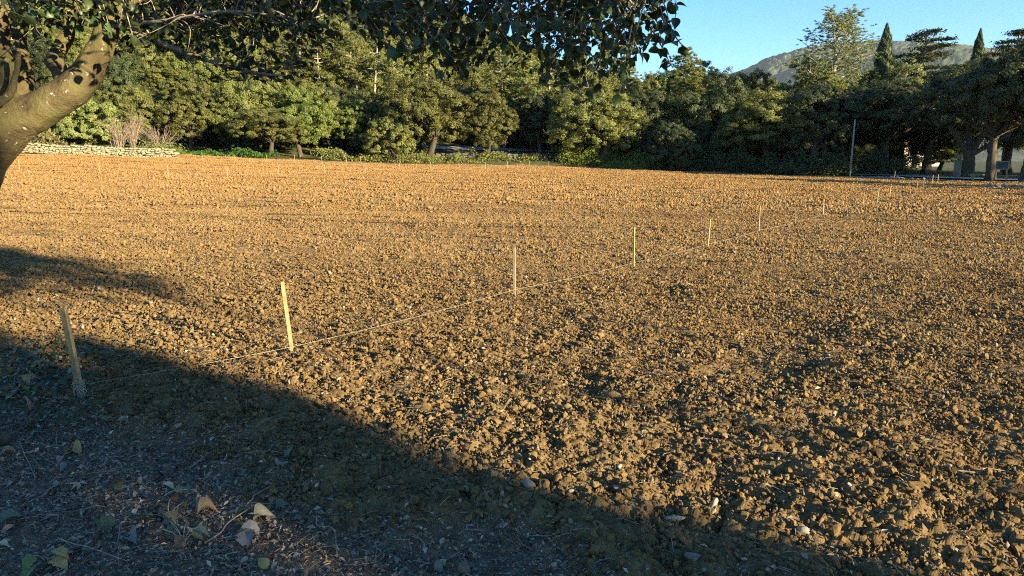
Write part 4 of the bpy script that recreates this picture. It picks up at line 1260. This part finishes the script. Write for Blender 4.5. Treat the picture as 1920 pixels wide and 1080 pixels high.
def ivy(px, py, n, h, label, seed, cols):
    g = np.random.default_rng(seed); p = on_ground(px, py); o = empty('ivy_seedling', (p.x, p.y, float(ground(np.array([p.x]), np.array([p.y]))[0])))
    for k in range(n):
        a = g.uniform(0, 6.28); sp = h * g.uniform(.3, .9); tip = np.array([math.cos(a) * sp, math.sin(a) * sp, h * g.uniform(.4, 1.0)])
        tb = MB(); tb.tube(curve([(0, 0, -.01), tip * (.3, .3, .7), tip], 5), .0016, 5); st = link('stem', tb.mesh('stem', True), M['twig'], o)
        V, Q = leaf_mesh('leaf', IVY, g.uniform(.05, .085), .3, .5); lf = link('leaf', mesh_np('leaf', V, Q, None, True), LM[cols[k % len(cols)]], o)
        lf.location = tip; lf.rotation_euler = (g.normal(0, .3), g.uniform(.2, .9), a + g.normal(0, .4))
    tag(o, label, 'seedling')
ivy(316, 985, 6, .09, 'ivy seedling with folded green leaves in the left litter', 1, ['green', 'olive', 'green', 'brown'])
ivy(345, 1035, 7, .11, 'darker ivy seedling just below the folded green one', 2, ['olive', 'teal', 'brown', 'grey'])
ivy(88, 1066, 6, .08, 'ivy shoot with yellow and red leaves in the bottom left corner', 3, ['yellow', 'orange', 'green'])
ivy(30, 735, 8, .13, 'green ivy clump at the left edge near the leaning stake', 4, ['green', 'olive', 'teal'])
ivy(75, 700, 7, .13, 'green ivy clump just left of the leaning stake', 5, ['green', 'teal', 'olive'])

def ground_ivy():
    g = np.random.default_rng(12); mb = MB()
    for px, py, m, sp in ((40, 690, 260, .28), (85, 725, 160, .2), (20, 745, 160, .2), (120, 790, 70, .15)):
        p = on_ground(px, py); x = p.x + g.normal(0, sp, m); y = p.y + g.normal(0, sp * 1.3, m)
        C = np.stack([x, y, ground(x, y) + g.uniform(.01, .09, m)], -1)
        V, Q = leaf_quads(C, unit(g.standard_normal((m, 3)) * .6 + (0, -.3, 1)), .022 * g.uniform(.6, 1.5, m), .017, g); mb.add(V, Q)
    o = link('ground_ivy', mb.mesh('ground_ivy'), M['near_leaf']); tag(o, 'low green ivy spreading around the leaning stake', 'ivy', kind='stuff')
ground_ivy()

TW = [((690 - 305, 1035 + 0), (470, 965), .004, 'long straight pale twig lying right of the ivy seedlings'), ((357, 885), (406, 853), .0032, 'short pale twig pointing up right in the left litter'), ((110, 1020), (240, 1068), .0036, 'curved grey twig along the bottom left'),
      ((40, 845), (66, 902), .003, 'crooked thin twig near the left edge'), ((415, 1075), (447, 1054), .004, 'whitish twig at the bottom, left of centre'), ((460, 963), (512, 928), .003, 'brown twig above the curled grey leaf'),
      ((595, 985), (633, 1057), .003, 'bent white twig right of the curled grey leaf'), ((55, 950), (140, 905), .003, 'pale twig running up right at left'), ((385, 895), (395, 925), .0028, 'hooked pale twig beside the teal leaf'),
      ((860, 1015), (910, 1008), .003, 'pale splinter at the bottom centre'), ((945, 875), (985, 905), .0025, 'thin straw in the shaded soil below centre'), ((1790, 895), (1920, 905), .005, 'long pale stalk at the right edge of the field')]
for q, (a, b, r, lab) in enumerate(TW):
    A_, B_ = on_ground(*a), on_ground(*b); g = np.random.default_rng(q)
    for v in (A_, B_): v.z = float(ground(np.array([v.x]), np.array([v.y]))[0]) + .02
    mid = (A_ + B_) / 2 + Vector((g.normal(0, .02), g.normal(0, .02), .012))
    tb = MB(); P = curve([A_, A_ * .7 + B_ * .3 + Vector(g.normal(0, .008, 3)), mid, B_], 6)
    tb.tube(P, np.linspace(r, r * .55, len(P)), 6, wob=.08)
    o = link('twig', tb.mesh('twig', True), M['twig']); tag(o, lab, 'twig', 'distinct twigs on the near ground')
# log end at the left edge
tb = MB(); p = on_ground(0, 835); P = curve([(p.x - .35, p.y + .06, p.z + .07), (p.x - .1, p.y, p.z + .06), (p.x + .07, p.y - .04, p.z + .045)], 6)
tb.tube(P, np.linspace(.05, .038, len(P)), 12, wob=.05); o = link('log', tb.mesh('log', True), M['bark']); tag(o, 'dark end of a small log at the left edge', 'log')

# ------------------------------------------------------------------ the near tree whose boughs hang into the picture
def near_tree():
    D = 4.0
    base = on_ground(-190, 850); root = empty('broadleaf_tree', (0, 0, 0)); root.location = base
    off = np.array(base)
    def A(px, py, d=D): return np.array(at(px, py, d)) - off
    tb = MB()
    def tube(pts, rad, k=14, m=9):
        P = curve(pts, m); tb.tube(P, np.interp(np.linspace(0, 1, len(P)), np.linspace(0, 1, len(rad)), rad), k)
    tube([(0.02, 0, -.2), (.05, 0, .25), A(-130, 560), A(-95, 400), A(-62, 300), A(-30, 240)], [.32, .25, .215, .2, .185, .165])
    tube([A(-62, 310), A(0, 246), A(70, 208), A(135, 168), A(178, 112), A(200, 60), A(222, 5), A(246, -70), A(290, -170)], [.165, .145, .100, .092, .074, .062, .053, .047, .04])
    tube([A(-60, 290), A(-5, 225, 4.05), A(28, 185, 4.1), A(42, 140, 4.15), A(30, 70, 4.2), A(52, -20, 4.2), A(60, -120, 4.2)], [.13, .10, .072, .06, .058, .05, .04])
    tube([A(110, 185), A(118, 150, 4.05), A(104, 110, 4.15), A(128, 60, 4.25), A(135, -20, 4.3)], [.045, .05, .046, .04, .035])
    tube([A(-60, 260), A(-28, 190, 3.95), A(0, 150, 3.9), A(-10, 60, 3.9), A(20, -60, 3.9)], [.12, .10, .08, .07, .06])
    tube([A(-20, 205, 3.85), A(15, 180, 3.8), A(30, 140, 3.78), A(36, 95, 3.75)], [.03, .026, .022, .018], 8)
    me = tb.mesh('trunk', True); tr = link('trunk', me, M['near_bark'], root)
    md = tr.modifiers.new('blend', 'REMESH'); md.mode = 'VOXEL'; md.voxel_size = 0.014; md.use_smooth_shade = True
    ms = tr.modifiers.new('smooth', 'SMOOTH'); ms.iterations = 5; ms.factor = .5
    tx = bpy.data.textures.new('bark_lumps', 'CLOUDS'); tx.noise_scale = .12; tx.noise_depth = 3
    dm = tr.modifiers.new('lumps', 'DISPLACE'); dm.texture = tx; dm.strength = .022; dm.mid_level = .5
    # boughs
    boughs = [
        [A(246, -70), A(380, -150, 3.9), A(560, -190, 3.8), A(800, -200, 3.7), A(1020, -160, 3.6), A(1200, -90, 3.5)],
        [A(246, -70), A(420, -110, 4.3), A(640, -120, 4.7), A(850, -110, 5.0), A(1050, -70, 5.1), A(1180, -10, 5.2)],
        [A(290, -170), A(450, -230, 3.6), A(700, -290, 3.3), A(950, -280, 3.1), A(1150, -190, 3.0), A(1280, -90, 2.95)],
        [A(222, 5), A(330, -20, 4.2), A(460, -30, 4.5), A(600, -50, 4.8), A(730, -40, 5.1)],
        [A(60, -120, 4.2), A(150, -190, 4.0), A(320, -210, 3.7), A(500, -230, 3.4), A(700, -230, 3.0)],
        [A(290, -170), A(430, -270, 4.2), A(600, -330, 4.6), A(900, -330, 4.6), A(1150, -260, 4.4), A(1330, -200, 4.2)],
        [A(52, -20, 4.2), A(-20, -120, 4.4), A(60, -240, 4.8), A(250, -280, 5.2)],
        [A(215, 40), A(290, 76, 3.97), A(360, 102, 3.93), A(430, 126, 3.88), A(490, 138, 3.85), A(535, 142, 3.82)],
        [A(205, 50), A(300, 40, 3.8), A(420, 22, 3.7), A(520, 30, 3.6), A(600, 46, 3.55)],
    ]
    rads = [.05, .045, .05, .03, .035, .045, .035, .017, .012]
    paths = []
    for q, (bp, r) in enumerate(zip(boughs, rads)):
        P = curve(bp, 10); t = MB(); t.tube(P, np.linspace(r, r * .28, len(P)), 8, wob=.04)
        link('branch', t.mesh('branch', True), M['near_bark'] if r > .02 else M['twig'], root); paths.append(P)
    # hanging shoots with leaves
    g = np.random.default_rng(5)
    LOW = ([225, 300, 380, 450, 520, 580, 640, 700, 760, 830, 900, 960, 1040, 1110, 1160, 1210, 1250, 1290], [70, 90, 105, 130, 150, 120, 60, 90, 120, 150, 125, 110, 160, 185, 195, 170, 120, 100])
    DEN = ([225, 300, 400, 520, 580, 640, 690, 760, 830, 900, 960, 1040, 1150, 1230, 1300], [.6, .8, .8, .75, .35, .1, .45, .9, 1, .75, .8, .9, 1, .9, .5])
    LP, LT, LS = [], [], []       # leaf base, direction, size
    tw = MB(); shoots = []
    allp = [(P, q) for q, P in enumerate(paths)]
    cnt = 0
    while cnt < 250:
        px = g.uniform(215, 1280)
        if g.uniform() > np.interp(px, *DEN): continue
        d = g.uniform(2.9 if px > 560 else 4.0, 5.2); low = np.interp(px, *LOW)
        ey = low * g.uniform(.05, 1.0) - 6
        end = A(px, ey, d)
        # root of the shoot: the nearest point on a bough above
        best = None
        for P, q in allp:
            if q >= 7: continue
            k = np.argmin(np.linalg.norm(P - (end + (0, 0, .45)), axis=1)); dd = np.linalg.norm(P[k] - end - (0, 0, .45))
            if best is None or dd < best[0]: best = (dd, P[k])
        if best[0] > 1.2: continue
        b = best[1]
        mid = b * .45 + end * .55 + np.array([g.normal(0, .18), g.normal(0, .16), .10 + g.uniform(-.05, .12)])
        Pq = curve([b, mid, end], 9)
        Wq = Pq + off; uq = Wq[:, 0] / np.maximum(Wq[:, 1] * CT - (Wq[:, 2] - EYE) * ST, .1) * FPX + 960
        if uq[len(uq) // 3:].max() > 1284: continue
        tw.tube(Pq, np.linspace(.006, .0018, len(Pq)), 5, cap=False)
        shoots.append(Pq); cnt += 1
        for sd_ in range(3):
            b2 = Pq[g.integers(len(Pq) // 3, len(Pq))]; e2 = b2 + np.array([g.normal(0, .13), g.normal(0, .13), g.normal(0.0, .07)])
            w2 = e2 + off; u2 = w2[0] / max(w2[1] * CT - (w2[2] - EYE) * ST, .1) * FPX + 960
            if u2 > 1275: continue
            P2 = curve([b2, (b2 + e2) / 2 + g.normal(0, .02, 3), e2], 5); tw.tube(P2, [.003, .0015], 4, cap=False); shoots.append(P2)
    for q in (7, 8): shoots.append(paths[q][len(paths[q]) // 3:])
    # long twig that carries the outermost leaves against the sky
    for pts in ([A(1200, -20, 3.3), A(1250, 45, 3.25), A(1275, 80, 3.22), A(1292, 92, 3.2)], [A(1225, -40, 3.2), A(1246, 10, 3.2), A(1258, 52, 3.18)], [A(1180, 0, 3.4), A(1225, 60, 3.4), A(1252, 110, 3.4), A(1262, 128, 3.4)]):
        P = curve(pts, 8); tw.tube(P, np.linspace(.005, .002, len(P)), 5, cap=False); shoots.append(P); shoots.append(P)
    def leafy(Pq, step, frac0=.35, smin=.034, smax=.058):
        s = np.linalg.norm(np.diff(Pq, axis=0), axis=1); cum = np.concatenate([[0], np.cumsum(s)]); tot = cum[-1]
        for u in np.arange(tot * frac0, tot + .001, step):
            p = np.array([np.interp(u, cum, Pq[:, c]) for c in range(3)])
            for rep in range(2):
                dr = np.array([g.normal(0, 1), g.normal(0, 1), g.normal(-.75, .5)])
                LP.append(p + g.normal(0, .01, 3)); LT.append(dr / np.linalg.norm(dr)); LS.append(g.uniform(smin, smax))
        LP.append(Pq[-1]); LT.append(unit(Pq[-1] - Pq[-3] + (0, 0, -.01))); LS.append(smax)
    for Pq in shoots: leafy(Pq, .068)
    # side twigs for the lower branches, bare and leafy
    for k in range(70):
        P = paths[7] if k % 2 else paths[8]; b = P[g.integers(4, len(P) - 1)]
        e = b + np.array([g.normal(.12, .12), g.normal(0, .15), g.normal(.0, .12)]); Pq = curve([b, (b + e) / 2 + g.normal(0, .03, 3), e], 5)
        tw.tube(Pq, np.linspace(.0045, .0015, len(Pq)), 4, cap=False)
        if k % 3: leafy(Pq, .05, .4)
    # sprays round the limbs at the left
    for k in range(90):
        e = A(g.uniform(-40, 260), g.uniform(-60, 118) * g.uniform(.3, 1), g.uniform(3.5, 4.6)); b = e + np.array([g.normal(0, .2), g.normal(0, .15), g.uniform(.1, .35)])
        Pq = curve([b, (b + e) / 2 + g.normal(0, .04, 3), e], 6); tw.tube(Pq, np.linspace(.004, .0015, len(Pq)), 4, cap=False); leafy(Pq, .05, .45)
    # the rest of the crown, above and behind the camera
    for k in range(760):
        if k < 520:
            c = np.array([g.uniform(-4.2, 4.0), g.uniform(-3.2, 6.2), 0.0]); rr = math.hypot((c[0] - .2) / 4.8, (c[1] - 1.2) / 4.8)
            if rr > 1: continue
            c[2] = g.uniform(4.4, 4.5 + 2.0 * math.sqrt(1 - rr * rr)) + max(0, (c[1] - 2.5)) * .28
        else:
            q_ = sl(g.uniform(1.0, 3.6), g.uniform(2.5, 3.7)); c = np.array([q_[0], q_[1], g.uniform(2.75, 4.3)])
        e = c - off; b = e + np.array([g.normal(0, .25), g.normal(0, .25), g.uniform(-.05, .35)])
        Pq = curve([b, (b + e) / 2 + g.normal(0, .05, 3), e], 5); tw.tube(Pq, np.linspace(.006, .002, len(Pq)), 4, cap=False); leafy(Pq, .075, .0, .06, .09)
    t_ = link('twigs', tw.mesh('twigs', True), M['twig'], root); tag(t_, kind='stuff')
    LPa, LTa, LSa = np.array(LP), unit(np.array(LT)), np.array(LS)
    # the boughs end where they end: drop leaves past the outline of the crown
    W = LPa + LTa * LSa[:, None] * .6 + off; dv = W - (0, 0, EYE); dep = np.maximum(dv[:, 1] * CT - dv[:, 2] * ST, .05); u = dv[:, 0] / dep * FPX + 960; v = 540 - (dv[:, 1] * ST + dv[:, 2] * CT) / dep * FPX
    front = (dep > .4) & (v > -40) & (u > 240)
    ok = ~front | ((u < 1296) & (v < np.interp(u, *LOW) + 12))
    LPa, LTa, LSa = LPa[ok], LTa[ok], LSa[ok]
    n = len(LPa)
    up = unit(g.standard_normal((n, 3)) * .7 + (0, 0, 1.0)); Ya = unit(np.cross(up, LTa)); Za = np.cross(LTa, Ya)
    V0, Q0 = leaf_mesh('leaf', OVATE, 1.0, .30, .45)
    V1, Q1 = leaf_mesh('leaf', [(0, .015), (.12, .26), (.35, .38), (.65, .26), (1.0, .004)], 1.0, .3, .4)
    keep = [r * 5 + c for r in range(5) for c in (0, 2, 4)]; V1 = V1[keep]; Q1 = np.array([(r * 3 + c, r * 3 + c + 1, r * 3 + c + 4, r * 3 + c + 3) for r in range(4) for c in range(2)])
    # the 300 leaves that show largest become parts of their own
    W = LPa + off; dv = W - (0, 0, EYE); dep = dv[:, 1] * CT - dv[:, 2] * ST; u = dv[:, 0] / dep * FPX + 960; v = 540 - (dv[:, 1] * ST + dv[:, 2] * CT) / dep * FPX
    score = np.where((dep > .5) & (u > 0) & (u < 1920) & (v > 4) & (v < 1080), LSa / dep, 0)
    big = np.argsort(-score)[:300]
    lm = mesh_np('leaf', V0, Q0, None, True); lm.materials.append(M['near_leaf'])
    for k in big:
        o = link('leaf', lm, None, root)
        mt = Matrix.Identity(4); 
        for c, ax in enumerate((LTa[k], Ya[k], Za[k])):
            for r_ in range(3): mt[r_][c] = ax[r_] * LSa[k]
        for r_ in range(3): mt[r_][3] = LPa[k][r_]
        o.matrix_local = mt
    rest = np.setdiff1d(np.arange(n), big)
    Bm = np.stack([LTa[rest], Ya[rest], Za[rest]], 1) * LSa[rest][:, None, None]
    VV = np.einsum('vk,nkc->nvc', V1, Bm) + LPa[rest][:, None, :]
    QQ = (Q1[None] + (np.arange(len(rest)) * len(V1))[:, None, None]).reshape(-1, 4)
    f = link('foliage', mesh_np('foliage', VV.reshape(-1, 3), QQ, None, True), M['near_leaf'], root); tag(f, kind='stuff')
    tag(root, 'broadleaf tree at the left edge with thick forked limb and hanging leafy boughs', 'tree')
    print('near leaves', n)
near_tree()
print('objects', len(bpy.data.objects), 'tris', sum(len(m.loops) - 2 * len(m.polygons) for m in bpy.data.meshes))

# ------------------------------------------------------------------ air between here and the mountain
def haze():
    mb = MB(); mb.box((0, 0, 380), 11600, 11600, 790)
    m = bpy.data.materials.new('haze'); m.use_nodes = True; nt = m.node_tree
    nt.nodes.remove(nt.nodes['Principled BSDF'])
    v = nt.nodes.new('ShaderNodeVolumePrincipled'); v.inputs['Density'].default_value = 0.000035; v.inputs['Color'].default_value = (0.82, 0.9, 1.0, 1); v.inputs['Anisotropy'].default_value = 0.2
    nt.links.new(v.outputs[0], nt.nodes['Material Output'].inputs['Volume'])
    o = link('haze', mb.mesh('haze'), m); tag(o, kind='stuff')
haze()
